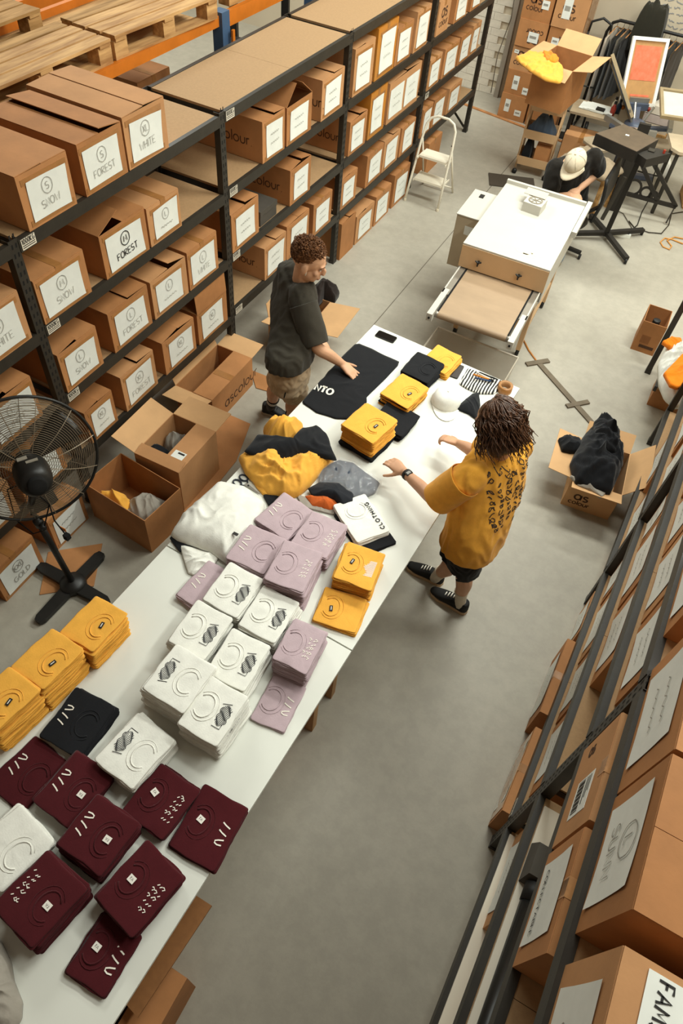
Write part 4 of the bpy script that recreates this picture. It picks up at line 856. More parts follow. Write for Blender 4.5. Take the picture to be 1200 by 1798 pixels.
for sg in (-1, 1):
    MB().span((sg * .275, y0 - .66, .787), (sg * .287, y0 + .05, .793)).build('belt_edge', STEELD, dr)
    MB().span((sg * .30, y0 - .74, .735), (sg * .345, y0 - .36, .80)).build('bed_rail', IV, dr); MB().span((sg * .29, y0 - .42, .78), (sg * .335, y0 + .02, .792)).build('guide_plate', mat('brushed_steel', '9D968A', .35, .06, 5, metal=.6), dr)
    MB().span((sg * .335, y0 - .42, .735), (sg * .345, y0, .80)).build('bed_side', IV, dr)
    MB().lathe([(.026, -.03), (.026, .03)], 12, Matrix.Translation((sg * .29, y0 - .66, .762)) @ Matrix.Rotation(PI / 2, 4, 'Y')).build('roller_end', MATS['brushed_steel'], dr, True)
    MB().lathe([(.009, 0), (.009, .004)], 10, Matrix.Translation((sg * .322, y0 - .7405, .765)) @ Matrix.Rotation(PI / 2, 4, 'X')).build('bolt', BLK, dr)
    for y in (-.06, .78):
        lg = MB().span((sg * .32, y - .025, .07), (sg * .28, y + .025, .70)).build('leg', TAN, dr); MB().lathe([(.035, -.014), (.035, .014)], 14, Matrix.Translation((sg * .30, y, .035)) @ Matrix.Rotation(PI / 2, 4, 'Y')).build('castor', BLK, lg, True)
    MB().span((sg * .315, -.06, .25), (sg * .295, .78, .29)).build('stretcher', TAN, dr)
MB().span((-.3, -.08, .28), (.3, -.05, .34)).build('cross_stretcher', TAN, dr)
# control cabinet on its left flank
MB().span((-.60, .30, .42), (-.40, .78, .90)).build('control_cabinet', mat('grey_ivory_panel', 'B9A88C', .5, .05, 4), dr); MB().span((-.605, .29, .90), (-.395, .79, .908)).build('cabinet_lid', IV, dr)
MB().span((-.53, .66, .908), (-.49, .72, .915)).build('rocker_switch', BLK, dr); MB().lathe([(.014, 0), (.014, .014)], 12, Matrix.Translation((-.46, .30, .62)) @ Matrix.Rotation(PI / 2, 4, 'X')).build('dial', BLK, dr); MB().span((-.51, .2985, .74), (-.43, .2995, .82)).build('control_sticker', PAPER, dr)
for k, (x, y, r) in enumerate(((.10, -.14, .05), (.20, -.13, .035), (.14, -.17, .04))): MB().prism([(x + r * 1.3 * math.cos(a) * (1 + .3 * math.sin(3 * a + k)), y + r * .7 * math.sin(a) * (1 + .3 * math.cos(2 * a))) for a in [2 * PI * j / 14 for j in range(14)]], 1.0001, 1.0006).build('grime_patch', mat('grime_stain', 'D8CBB3', .6, .1, 30), dr)
# exhaust fan box on top
eb = thing('exhaust_fan', 'small boxed exhaust fan sitting on the belt dryer', 'fan', (-1.04, 5.95, 1.001), -.05)
MB().box((0, 0, .04), (.16, .16, .08)).build('housing', IV, eb); MB().lathe([(.06, .08), (.062, .084), (.05, .084), (.05, .078)], 20, cap=False).build('grille_ring', mat('grille_grey', '8C8272', .5, .1), eb)
for a in (0, PI / 3, 2 * PI / 3): MB().bar((-.055 * math.cos(a), -.055 * math.sin(a), .083), (.055 * math.cos(a), .055 * math.sin(a), .083), .006, .003).build('grille_spoke', MATS['grille_grey'], eb)
tag(MB().box((-1.07, 6.06, 1.088), (.19, .12, .004), Matrix.Rotation(0, 4, 'Z')).build('grey_card', mat('grey_card', 'BEB6A6', .8, .04)), 'grey card leaning on the exhaust fan box', 'card')
# ------------------------------------------------------------------ clear tub under the conveyor end
tb = thing('plastic_tub', 'translucent plastic tub standing under the dryer conveyor', 'tub', (-.93, 4.46, 0), .0)
CLR = mat('milky_clear_plastic', 'CFC4B2', .25, .04, 3, spec=.5, alpha=.34)
def shell(w0, d0, w1, d1, h, t):
    mb = MB(); a = [(-w0, -d0), (w0, -d0), (w0, d0), (-w0, d0)]; b = [(-w1, -d1), (w1, -d1), (w1, d1), (-w1, d1)]
    vs = [(x, y, 0) for x, y in a] + [(x, y, h) for x, y in b] + [(x * .985, y * .985, t) for x, y in a] + [(x - t * (1 if x > 0 else -1), y - t * (1 if y > 0 else -1), h) for x, y in b]
    fs = [(3, 2, 1, 0), (8, 9, 10, 11)]
    for k in range(4): n = (k + 1) % 4; fs += [(k, n, n + 4, k + 4), (8 + n, 8 + k, 12 + k, 12 + n), (4 + k, 4 + n, 12 + n, 12 + k)]
    return mb.add(vs, fs)
shell(.31, .16, .345, .195, .5, .004).build('tub_body', CLR, tb)
MB().tube([(-.345, -.195, .5), (.345, -.195, .5), (.345, .195, .5), (-.345, .195, .5), (-.345, -.195, .5)], .009, 6).build('rim', mat('milky_rim', 'DDD3C2', .3, .03, alpha=.75), tb)
cloth('black_shirt', 'black shirt heaped in the near corner of the clear tub', [(-1.210, 4.199), (-1.172, 4.297), (-1.060, 4.314), (-0.903, 4.180), (-0.934, 4.121), (-1.056, 4.080), (-1.147, 4.098)], .30, .10, F_K, 71, 7, .04, .8, edge=.10)

# ------------------------------------------------------------------ pallet racking behind the left shelving
rk = thing('pallet_rack', 'orange pallet racking with blue posts behind the left shelving', 'rack', (0, 0, 0))
MB().span((-4.53, .62, 2.03), (-3.62, 5.03, 2.05)).build('gap_backing_panel', WOOD2, rk)  # added sheet: hides the pale floor so the pallet gaps stay dark
for x in (-3.57, -4.55):
    b = MB().span((x - .02, .6, 2.03), (x + .02, 5.05, 2.1)).build('rack_beam', ORANGE, rk)
    MB().span((x - .02, 5.16, 2.0), (x + .02, 8.2, 2.1)).build('rack_beam', ORANGE, rk)
    for y in (.55, 5.105, 8.25):
        if x < -4 and y < 6: continue
        u = MB().span((x - .045, y - .05, 0), (x + .045, y + .05, 2.12)).build('rack_post', BLUE, rk)
        for k in range(20): pass
for y in (8.25,):
    for k in range(4): MB().bar((-3.57, y, .2 + k * .6), (-4.5, y, .5 + k * .6), .03, .03).build('rack_brace', mat('galvanised', 'A79F92', .5, .06), rk)
MB().span((-3.484, 5.13, 1.5), (-3.50, 5.16, 2.0)).build('beam_hook', ORANGE, rk)
def pallet(label, cx, cy, z, rz, L_=1.16, W_=1.0, m=WOOD, nb=7):
    t = thing('wooden_pallet', label, 'pallet', (cx, cy, z), rz, 'pallets on the racking')
    gp = .018; bw = (W_ - gp * (nb - 1)) / nb
    for k in range(nb):
        x = -W_ / 2 + bw / 2 + k * (bw + gp); MB().box((x, 0, .135), (bw, L_ + .01 * ((k * 5) % 3 - 1), .018)).build('deck_board', (WOOD, WOOD2)[(k * 3) % 4 == 0] if m is WOOD else m, t)
    bx_ = (-W_ / 2 + .06, 0, W_ / 2 - .06) if W_ > .6 else (-W_ / 2 + .06, W_ / 2 - .06)
    for y in (-L_ / 2 + .06, 0, L_ / 2 - .06):
        MB().box((0, y, .116), (W_, .1, .018)).build('stringer_board', m, t)
        for x in bx_: MB().box((x, y, .062), (.1, .12, .09)).build('block', m, t)
    for x in bx_: MB().box((x, 0, .009), (.1, L_, .016)).build('bottom_board', m, t)
    return t
pallet('pale wooden pallet at the left edge behind the top cartons', -3.78, 3.30, 2.1, .0, 1.16, .44, nb=4)
pallet('wooden pallet with heavy blocks above the orange beam', -3.77, 4.47, 2.1, -.05, 1.08, .46, m=WOOD, nb=4)
pallet('pallet farther along the orange racking', -3.80, 5.85, 2.1, -.03, 1.16, .46, m=WOOD2, nb=4)
pallet('darker pallet on the rear racking row', -4.72, 3.4, 2.1, .02, m=WOOD2)
pallet('upper pallet at the top left corner', -4.95, 3.3, 2.52, .0, 1.2, .9, WOOD2)
for x, y in ((-4.58, 2.82), (-4.58, 3.80), (-5.15, 2.82), (-5.15, 3.80)): 
    o = MB().box((x, y, 2.385), (.1, .1, .27)).build('timber_post', WOOD2); tag(o, 'short timber post propping the upper pallet', 'post', 'props under the upper pallet')
rk2 = thing('pallet_rack', 'second row of orange racking farther left', 'rack', (-1.35, 0, 0))
for x in (-3.45, -4.55): MB().span((x - .02, .6, 2.0), (x + .02, 5.4, 2.1)).build('rack_beam', ORANGE, rk2); MB().span((x - .045, 5.4, 0), (x + .045, 5.5, 2.75)).build('rack_post', BLUE, rk2); MB().span((x - .045, .5, 0), (x + .045, .6, 2.75)).build('rack_post', BLUE, rk2)
carton('cardboard_box', 'tall brown carton on the floor behind the shelving under the racking', ((-4.306, 4.921)[0] , (-4.306, 4.921)[1], 0), 0, .42, .36, 1.6, 1, style='closed', seed=400)
# orange pallet stacker in the far store
ps = thing('pallet_stacker', 'orange and black pallet stacker parked behind the racking', 'machine', (-4.9, 7.6, 0), .3)
MB().span((-.35, -.3, .1), (.35, .25, .75)).build('motor_cover', ORANGE, ps); MB().span((-.3, -.25, .75), (.3, .2, .95)).build('battery_lid', BLK, ps)
for x in (-.3, .3): MB().span((x - .04, .26, .05), (x + .04, .34, 2.0)).build('mast', BLK, ps); MB().span((x * .8 - .06, .3, .05), (x * .8 + .06, 1.3, .1)).build('fork', BLK, ps)
MB().tube([(0, -.3, .5), (0, -.55, 1.0), (-.12, -.58, 1.08), (.12, -.58, 1.08)], .02, 8).build('tiller', BLK, ps); MB().lathe([(.09, -.04), (.09, .04)], 14, Matrix.Translation((0, -.2, .09)) @ Matrix.Rotation(PI / 2, 4, 'Y')).build('drive_wheel', BLK, ps)
MB().span((-.34, .34, 1.6), (.34, .36, 1.72)).build('mast_bridge', ORANGE, ps)

# ------------------------------------------------------------------ stacked cartons by the back wall
def stacked(x0, y0, z, w2, d2, h, txt, flip, side, lab, i):
    t = thing('cardboard_box', lab, 'box', (x0 + w2 / 2, y0 + d2 / 2, z), -.12 * 0, 'stacked cartons by the back wall')
    carton_body(d2, w2, h).build('body', CARD[i % 3], t); flap(t, 'l', d2, w2, h, .0, d2 / 2 - .002, CARD[i % 3]); flap(t, 'r', d2, w2, h, .004, d2 / 2 - .002, CARD[i % 3])
    f = -d2 / 2 - .001
    if txt:
        X = (-1, 0, 0) if flip else (1, 0, 0); Z = (0, 0, -1) if flip else (0, 0, 1)
        printed(t, 'as', ((.10 if flip else -.10), f, h * (.45 if flip else .52)), X, Z, .12, .018, sub='colour')
    for (u, v, sw, sh_) in side: 
        s = MB().span((u - sw / 2, f - .0012, v - sh_ / 2), (u + sw / 2, f - .0004, v + sh_ / 2)).build('shipping_label', PAPER, t); MB().span((u - sw * .35, f - .002, v - sh_ * .1), (u + sw * .3, f - .0014, v + sh_ * .15)).build('barcode', INK, s)
    return t
zz = 0.0
HS = (.30, .28, .27, .29, .34, .34)
for r, h in enumerate(HS):
    nm = ['bottom', 'second', 'third', 'fourth', 'fifth', 'topmost'][r]
    stacked(-2.60 + .006 * (r % 2), 10.06 + .01 * (r % 3), zz, .37, .42, h - .006, r >= 2, r == 3, [[(-.08, .16, .07, .15), (.08, .10, .09, .07)], [(-.05, .14, .08, .16), (.10, .07, .08, .08)], [(-.13, .20, .06, .04)], [(.03, .12, .13, .11)], [(.09, .18, .09, .09)], []][r], '%s carton in the left column of the stack by the back wall' % nm, r)
    stacked(-2.205 + .004 * (r % 2), 10.05 + .01 * (r % 2), zz, .40, .42, h - .006, r >= 2, r == 3, [[], [], [], [(-.10, .14, .09, .08)], [(-.05, .2, .1, .2)], []][r], '%s carton in the right column of the stack by the back wall' % nm, r + 1)
    zz += h
for r in range(1):
    wrap = MB().span((-1.798, 10.05, .9), (-1.796, 10.47, 1.8)).build('plastic_wrap', mat('cloudy_wrap', 'C9A27A', .15, .15, 6, .6, 7, spec=.6, alpha=.45)); tag(wrap, 'cloudy plastic wrap hanging on the carton stack side', 'plastic')
tag(MB().tube([(-2.9, 10.6, .05), (-2.93, 10.62, .5), (-2.86, 10.62, .95), (-2.9, 10.63, 1.5), (-2.88, 10.64, 2.2)], .006, 6).build('wall_cable', mat('grey_cable', '6F675A', .6, .05), None, True), 'thin cable hanging down the white brick wall', 'cable')
sw = thing('switch_box', 'small dark switch box on the white brick wall', 'switch', (-3.02, 10.64, 1.33)); MB().box((0, 0, 0), (.1, .07, .13)).build('housing', BLK, sw); MB().box((0, -.038, 0), (.03, .01, .05)).build('toggle', STEEL, sw)
# writing on the wall
rr = random.Random(5); st = []
for ln in range(7):
    x = 0
    while x < .62 - .05 * (ln % 3):
        l = rr.uniform(.06, .13); st.append([(x + l * i / 6, -ln * .062 + rr.uniform(-.014, .014)) for i in range(7)]); x += l + .03
o = ribbons(st, .010, frame((-1.10, 10.697, 1.62), (1, 0, 0), (0, 0, 1))).build('wall_lettering', mat('faint_wall_ink', '8B8C8E', .9, .05)); tag(o, 'faint hand lettered notice painted on the back wall', 'lettering')

# ------------------------------------------------------------------ trolley with big carton
tl = thing('utility_trolley', 'cream three tier utility trolley behind the seated man', 'trolley', (-1.70, 8.80, 0), .12)
for k, z in enumerate((.12, .42, .72)):
    shell(.19, .14, .2, .15, .1, .004).build('tray', CREAM, tl, loc=(0, 0, z))
for sx in (-1, 1):
    for sy in (-1, 1):
        MB().tube([(sx * .185, sy * .135, .08), (sx * .185, sy * .135, .86)], .011, 8).build('post', CREAM, tl, True); c = MB().lathe([(.03, -.012), (.03, .012)], 12, Matrix.Translation((sx * .185, sy * .135, .03)) @ Matrix.Rotation(PI / 2, 4, 'X')).build('castor', BLK, tl, True)
cloth('blue_garment', 'blue and brown rags in the middle tray of the trolley', [(-1.86, 8.70), (-1.75, 8.67), (-1.56, 8.70), (-1.55, 8.90), (-1.80, 8.93)], .43, .16, fab('denim_rag', '4A5666'), 81, 8, .05, .4, edge=.05)
cloth('brown_rags', 'brown and orange rags in the top tray of the trolley', [(-1.86, 8.70), (-1.75, 8.67), (-1.56, 8.70), (-1.55, 8.90), (-1.80, 8.93)], .73, .06, fab('brown_rag', '8A5A34'), 82, 8, .05, .4, edge=.05)
carton('cardboard_box', 'small carton in the bottom tray of the trolley', (-1.62, 8.80, .125), .12, .2, .18, .22, 0, seed=420)
cloth('black_bag', 'black bag with white marks in the bottom tray of the trolley', [(-1.85, 8.70), (-1.75, 8.70), (-1.75, 8.86), (-1.85, 8.88)], .125, .2, F_K, 83, 7, .02, .4, edge=.1, cat='bag')
bg = open_box('open_carton', 'big open carton with yellow shirts on top of the trolley', -1.66, 8.66, -.10, .58, .42, .42, 1, (('f', 168, .2), ('r', 140, .2), ('l', 205, .17), ('b', 178, .16)), z=.865)
cloth('yellow_shirt', 'yellow shirt spilling over the big carton on the trolley', [(-2.085, 8.244), (-1.990, 8.527), (-1.880, 8.581), (-1.701, 8.413), (-1.572, 8.291), (-1.492, 8.025), (-1.486, 7.905), (-1.627, 7.878), (-1.815, 7.994), (-1.960, 8.116)], 1.29, .015, F_Y, 84, 8, .03, .5, edge=.015)
cloth('orange_shirt', 'orange shirt peeking out of the big carton on the trolley', [(-1.869, 8.488), (-1.800, 8.528), (-1.658, 8.372), (-1.669, 8.248), (-1.756, 8.289)], 1.305, .02, fab('bright_orange_jersey', 'F08A28'), 85, 8, .02, .5, edge=.04)
# hand truck
ht = thing('hand_truck', 'black hand truck leaning by the garment rack', 'trolley', (-1.62, 10.15, 0), .2)
for sx in (-1, 1): MB().tube([(sx * .15, 0, .02), (sx * .15, .18, .95), (sx * .13, .21, 1.1)], .014, 8).build('rail', BLK, ht, True)
MB().tube([(-.13, .21, 1.1), (-.12, .23, 1.2), (0, .24, 1.25), (.12, .23, 1.2), (.13, .21, 1.1)], .014, 8).build('handle', BLK, ht, True)
for z in (.25, .55, .85): MB().tube([(-.15, .18 * z / .95, z), (.15, .18 * z / .95, z)], .009, 6).build('crossbar', BLK, ht, True)
MB().box((0, -.1, .01), (.34, .2, .008)).build('toe_plate', BLK, ht)
for sx in (-1, 1): MB().lathe([(.08, -.02), (.08, .02)], 16, Matrix.Translation((sx * .2, .08, .08)) @ Matrix.Rotation(PI / 2, 4, 'Y')).build('wheel', BLK, ht, True)
# garment rack
gr = thing('garment_rack', 'black tube garment rack against the back wall', 'rack', (0, 10.5, 0))
MB().tube([(-1.62, 0, .06), (-1.60, 0, 1.10), (-1.56, 0, 1.2), (-1.48, 0, 1.24), (-.2, 0, 1.24), (-.12, 0, 1.18), (-.10, 0, 1.05), (-.10, 0, .06)], .018, 10).build('frame', BLK, gr, True)
for x in (-1.62, -.10): MB().tube([(x, -.22, .05), (x, .15, .05)], .016, 8).build('foot_bar', BLK, gr, True)
def hanging(label, x, m, w2=.5, h=.72, th=.03, hang=True, yoff=10.5, rz=1.35):
    t = thing('hanging_garment', label, 'garment', (x, yoff, 0), rz, 'garments on the rack'); vs = []; fs = []
    n = 9; rows = [(0, .10), (.05, .5), (.10, .92), (.22, 1.0), (.45, .98), (.7, 1.0), (1, 1.04)]
    for q, (v, s) in enumerate(rows):
        for sgn in (-1, 1):
            for i in range(n):
                u = (i / (n - 1) - .5) * w2 * s; vs.append((u, sgn * (th / 2 * (1 - (2 * i / (n - 1) - 1) ** 2 * .8) + .01 * math.sin(i * 2.2 + q)), 1.17 - v * h))
    for q in range(len(rows) - 1):
        a = q * 2 * n; b = a + 2 * n
        for i in range(n - 1): fs.append((a + i, b + i, b + i + 1, a + i + 1)); fs.append((a + n + i + 1, b + n + i + 1, b + n + i, a + n + i))
        fs.append((a, a + n, b + n, b)); fs.append((b + n - 1, b + 2 * n - 1, a + 2 * n - 1, a + n - 1))
    MB().add(vs, fs).build('garment_body', m, t, True)
    if hang: MB().tube([(-.16, 0, 1.12), (0, 0, 1.17), (.16, 0, 1.12)], .008, 6).build('hanger', mat('hanger_wood', 'A9713A', .5, .1), t, True); MB().tube([(0, 0, 1.17), (0, 0, 1.21), (.02, 0, 1.24), (0, 0, 1.262)], .003, 6).build('hanger_hook', mat('hook_steel', 'B0AAA0', .3, .05, metal=.8), t, True)
for k, (x, c, nm) in enumerate(((-1.50, 'B3A695', 'greige long'), (-1.42, '26241F', 'black'), (-1.36, '5A5348', 'taupe'), (-1.30, '1D1C1B', 'jet black'), (-.92, '2E3A52', 'navy striped'), (-.86, '161617', 'black leather'), (-.78, '4A463C', 'olive'), (-.70, '3A3024', 'dark brown'))):
    hanging('%s garment hanging on the black rack' % nm, x, fab('garment_%d' % k, c), h=.8 if k == 0 else .72)
cloth('dark_coats', 'dark coats draped over the top of the garment rack', [(-1.30, 10.38), (-.95, 10.38), (-.95, 10.62), (-1.30, 10.62)], 1.0, .26, fab('dark_olive_coat', '2B2921'), 91, 10, .05, .0, edge=.2, cat='coats', power=6)
for k in range(3): tag(MB().box((-.62, 10.35, .32 + .1 * k), (.34, .3, .09)).build('folded_blanket', fab('pale_blanket_%d' % k, ['C9BBA6', 'B6A7A0', 'D2C8B8'][k])), ['lowest', 'middle', 'uppermost'][k] + ' pale folded blanket beneath the garment rack', 'blanket', 'blankets under the rack')
o = MB().box((-.62, 10.35, .14), (.36, .34, .27)).build('storage_crate', WOOD2); tag(o, 'wooden crate under the pale folded blankets', 'crate')

# ------------------------------------------------------------------ screen press and surroundings
PB = mat('press_blue_grey', '4E5667', .4, .1, 10); PST = mat('press_steel', 'A9A69F', .3, .06, metal=.7)
pr = thing('screen_press', 'blue-grey multi arm screen printing press at the back', 'machine', (-.76, 9.32, 0), 0)
MB().lathe([(.10, 0), (.10, .38), (.06, .42), (.06, .62)], 16).build('column', PB, pr, True)
for a in (.5, 2.6, 4.7): MB().bar((0, 0, .05), (.45 * math.cos(a), .45 * math.sin(a), .03), .07, .05).build('base_leg', PB, pr)
MB().lathe([(.14, .56), (.14, .63), (.07, .67)], 16).build('turret', PB, pr, True)
a0 = Vector((.0, -.05, .62)); a1 = Vector((-.10, .34, .70)); sd = Vector((.87, .47, 0))
MB().bar(a0 + Vector((.04, -.22, -.12)), a1, .085, .04).build('print_arm', PB, pr); MB().bar(a1 - sd * .13 + Vector((0, -.02, 0)), a1 + sd * .13 + Vector((0, -.02, 0)), .07, .07).build('screen_clamp', PB, pr)
MB().bar(a1 - sd * .12 + Vector((0, .0, .06)), a1 + sd * .12 + Vector((0, .0, .06)), .03, .05).build('clamp_bar', PST, pr)
for sg in (-1, 1): MB().ell(tuple(a1 + sd * .16 * sg + Vector((0, -.04, -.02))), (.025, .025, .025), 10, 8).build('clamp_knob', MATS['orange_rack_steel'] if sg < 0 else mat('red_knob', '8C2E20', .4, .05), pr, True)
for k, ang in enumerate((.15, -1.25, 4.1)):
    d = Vector((math.cos(ang), math.sin(ang), 0)); n_ = Vector((-d.y, d.x, 0))
    MB().bar(d * .08 + Vector((0, 0, .60)), d * .40 + Vector((0, 0, .66)), .07, .035).build('print_arm', PB, pr); MB().bar(d * .36 + n_ * .16 + Vector((0, 0, .69)), d * .36 - n_ * .16 + Vector((0, 0, .69)), .05, .06).build('screen_clamp', PST, pr)
    MB().prism([(.25, -.15), (.58, -.18), (.64, -.11), (.64, .11), (.58, .18), (.25, .15)], .46, .485, frame((0, 0, 0), d, n_)).build('pallet_board', mat('worn_pallet_top', 'A89880', .6, .15, 8), pr)
    MB().bar(d * .06 + Vector((0, 0, .44)), d * .5 + Vector((0, 0, .45)), .05, .03).build('pallet_arm', PB, pr)
for ang in (.9, 2.3, 3.9): MB().tube([(.08 * math.cos(ang), .08 * math.sin(ang), .65), (.17 * math.cos(ang), .17 * math.sin(ang), .80)], .015, 8).build('spring', PST, pr)
def screen(label, c, ux, uy, w2, h2, mesh_m, frame_m, ink=None):
    t = thing('print_screen', label, 'screen', c); M = frame((0, 0, 0), ux, uy); q = .035
    for (a, b) in (((-w2 / 2, -h2 / 2), (w2 / 2, -h2 / 2 + q)), ((-w2 / 2, h2 / 2 - q), (w2 / 2, h2 / 2)), ((-w2 / 2, -h2 / 2 + q), (-w2 / 2 + q, h2 / 2 - q)), ((w2 / 2 - q, -h2 / 2 + q), (w2 / 2, h2 / 2 - q))):
        MB().span((*a, -.018), (*b, .018), M).build('frame_rail', frame_m, t)
    MB().span((-w2 / 2 + q, -h2 / 2 + q, -.006), (w2 / 2 - q, h2 / 2 - q, -.003), M).build('mesh', mesh_m, t)
    if ink:
        MB().span((-w2 * .36, -h2 * .12, -.002), (w2 * .36, h2 * .38, 0.0), M).build('red_ink', mat('coral_ink', 'E4795A', .5, .1, 14, dark='D06A45'), t); MB().span((-w2 * .25, -h2 * .36, -.002), (w2 * .28, -h2 * .33, 0.0), M).build('ink_bead', MATS['coral_ink'], t)
    return t
SC1 = Vector((-0.937, 9.800, 0.997))
screen('white framed print screen with coral ink raised on the press', SC1, (.87, .47, 0), (-.2, .37, .9), .43, .68, mat('tan_screen_mesh', 'B88A55', .6, .1, 10), mat('white_screen_frame', 'EDEBE2', .5, .03), True)
screen('tilted print screen edge-on beside the press', Vector((-1.077, 9.450, 0.897)), (-.11, .90, -.42), (-.675, .478, .555), .38, .70, mat('blue_screen_mesh', '5C6B7E', .6, .1), mat('raw_frame', '9A8868', .6, .1))
screen('white screen lying at the right frame edge', Vector((-0.384, 9.350, 0.921)), (.87, .3, .0), (-.3, .87, .22), .46, .5, mat('grey_screen_mesh', 'CFCBBE', .6, .05), MATS['raw_frame'])
# table with clutter left of the press
wt = thing('side_table', 'cluttered low table beside the screen press', 'table', (-1.28, 9.45, 0), .1)
MB().box((0, 0, .60), (.55, .42, .025)).build('table_top', mat('worn_grey_ply', '9C8A70', .7, .15, 6), wt)
for sx in (-1, 1):
    for sy in (-1, 1): MB().box((sx * .24, sy * .17, .3), (.04, .04, .58)).build('leg', BLK, wt)
for k in range(3): tag(MB().box((-1.32 + .05 * k, 9.47, .62 + .008 * k), (.3, .22, .006), Matrix.Rotation(0, 4, 'Z')).build('paper_sheet', PAPER), ['lowest', 'middle', 'top'][k] + ' white paper sheet on the cluttered side table', 'paper', 'papers on the side table')
tag(MB().box((-1.22, 9.40, .648), (.10, .07, .02)).build('ink_tin_lid', BLK), 'small black block on the white papers by the press', 'block')
carton('cardboard_box', 'brown carton under the cluttered side table', (-1.30, 9.25, 0), -1.5, .4, .3, .4, 2, seed=430)
for k, (x, y, c, nm) in enumerate(((-1.08, 9.42, '8A2E22', 'red'), (-1.04, 9.52, '25303F', 'navy'), (-1.10, 9.56, 'C9BFA8', 'cream'))):
    t = thing('ink_bottle', '%s ink bottle on the cluttered side table' % nm, 'bottle', (x, y, .6125)); MB().lathe([(.03, 0), (.032, .08), (.015, .11), (.013, .13)], 12).build('bottle_body', mat('ink_' + nm, c, .4, .05), t, True); MB().lathe([(.016, .125), (.016, .15)], 10).build('bottle_cap', BLK, t)
cloth('drop_sheet', 'pale cloth covered bench behind the seated man', [(-1.35, 8.35), (-.78, 8.15), (-.62, 8.5), (-1.2, 8.8)], .42, .05, fab('dusty_cloth', 'A3927A'), 95, 5, .03, .4, edge=.03, cat='cloth')
bn = thing('low_bench', 'low bench carrying the pale cloth behind the seated man', 'bench', (-.98, 8.47, 0), -.32)
MB().box((0, 0, .4), (.6, .38, .03)).build('bench_top', WOOD2, bn)
for sx in (-1, 1):
    for sy in (-1, 1): MB().box((sx * .26, sy * .15, .195), (.04, .04, .385)).build('leg', WOOD2, bn)
# flash cure unit
fc = thing('flash_dryer', 'black flash cure unit with flat head on a star castor base', 'machine', (-.52, 7.82, 0))
HD = [(-.93, 7.40), (-.75, 7.79), (-.38, 7.66), (-.50, 7.26)]
DK = mat('dark_press_black', '24201B', .6, .2, 6)
MB().prism([(x + .52, y - 7.82) for x, y in HD], 1.05, 1.15).build('heater_head', DK, fc); MB().prism([((x + .66) * .985 - .14, (y - 7.53) * .985 - .29) for x, y in HD], 1.15, 1.153).build('head_top_plate', mat('sooty_plate', '5A4B3A', .7, .15, 7), fc)
MB().prism([(.16, -.27), (.02, -.50), (.13, -.58), (.30, -.30)], 1.04, 1.12).build('control_head', DK, fc)
MB().span((.1, -.40, 1.12), (.16, -.33, 1.13)).build('head_label', STEEL, fc); MB().lathe([(.012, 0), (.012, .03)], 10, Matrix.Translation((.24, -.34, 1.12))).build('red_knob', mat('red_plastic', '9A3020', .4, .05), fc)
MB().bar((0, 0, .04), (.05, -.2, 1.06), .05, .05, (1, 0, 0)).build('post', DK, fc); MB().bar((-.08, -.22, .30), (-.02, -.18, .75), .03, .03).build('lift_strut', STEEL, fc)
for (x, y) in ((.34, .34), (.32, -.36), (-.34, -.22), (-.25, .30)):
    a = MB().bar((0, 0, .07), (x, y, .055), .05, .04).build('base_arm', DK, fc); MB().lathe([(.03, -.014), (.03, .014)], 12, Matrix.Translation((x, y, .03)) @ Matrix.Rotation(PI / 2, 4, 'Y')).build('castor', BLK, a, True)
tag(MB().box((-.66, 7.55, 1.1555), (.035, .028, .002), Matrix.Rotation(0, 4, 'Z')).build('paper_scrap', PAPER), 'tiny white paper scrap on the flash cure unit', 'paper')
# black frame with round cut-outs (press stand) behind the flash unit
sf = thing('press_stand', 'black triangular steel stand with round cut-outs', 'stand', (-.30, 8.55, 0), .15)
def ringplate(cx, cz, r0, r1, n=18): 
    mb = MB(); vs = []; fs = []
    for i in range(n):
        g = 2 * PI * i / n
        for r in (r0, r1):
            for y in (-.006, .006): vs.append((cx + r * math.cos(g), y, cz + r * math.sin(g)))
    for i in range(n):
        a = 4 * i; b = 4 * ((i + 1) % n); fs += [(a, b, b + 2, a + 2), (a + 1, a + 3, b + 3, b + 1), (a, a + 1, b + 1, b), (a + 2, b + 2, b + 3, a + 3)]
    return mb.add(vs, fs)
MB().bar((-.30, 0, .80), (.34, 0, .20), .03, .04).build('stand_brace', DK, sf); MB().bar((-.32, 0, .22), (.34, 0, .20), .03, .04).build('stand_rail', DK, sf); MB().bar((-.31, 0, .95), (-.31, 0, .0), .05, .12, (1, 0, 0)).build('stand_post', DK, sf); MB().bar((-.25, 0, .62), (.12, 0, .22), .03, .04).build('stand_brace', DK, sf)
for cx_, r in ((-.18, .07), (-.03, .045), (.06, .03)): ringplate(cx_, .21 + r + .02, r, r + .025).build('cutout_ring', DK, sf)
MB().tube([(.33, 0, .22), (.31, -.02, .0)], .008, 6).build('foot_rod', STEEL, sf); MB().lathe([(.03, 0), (.03, .01)], 12, Matrix.Translation((.31, -.02, 0))).build('foot_pad', mat('chrome_pad', 'B8B2A6', .3, .05, metal=.6), sf)
ringplate(-.42, .80, .055, .09).build('cutout_ring', DK, sf); MB().span((-.47, -.006, .3), (-.37, .006, .70)).build('stand_plate', DK, sf)
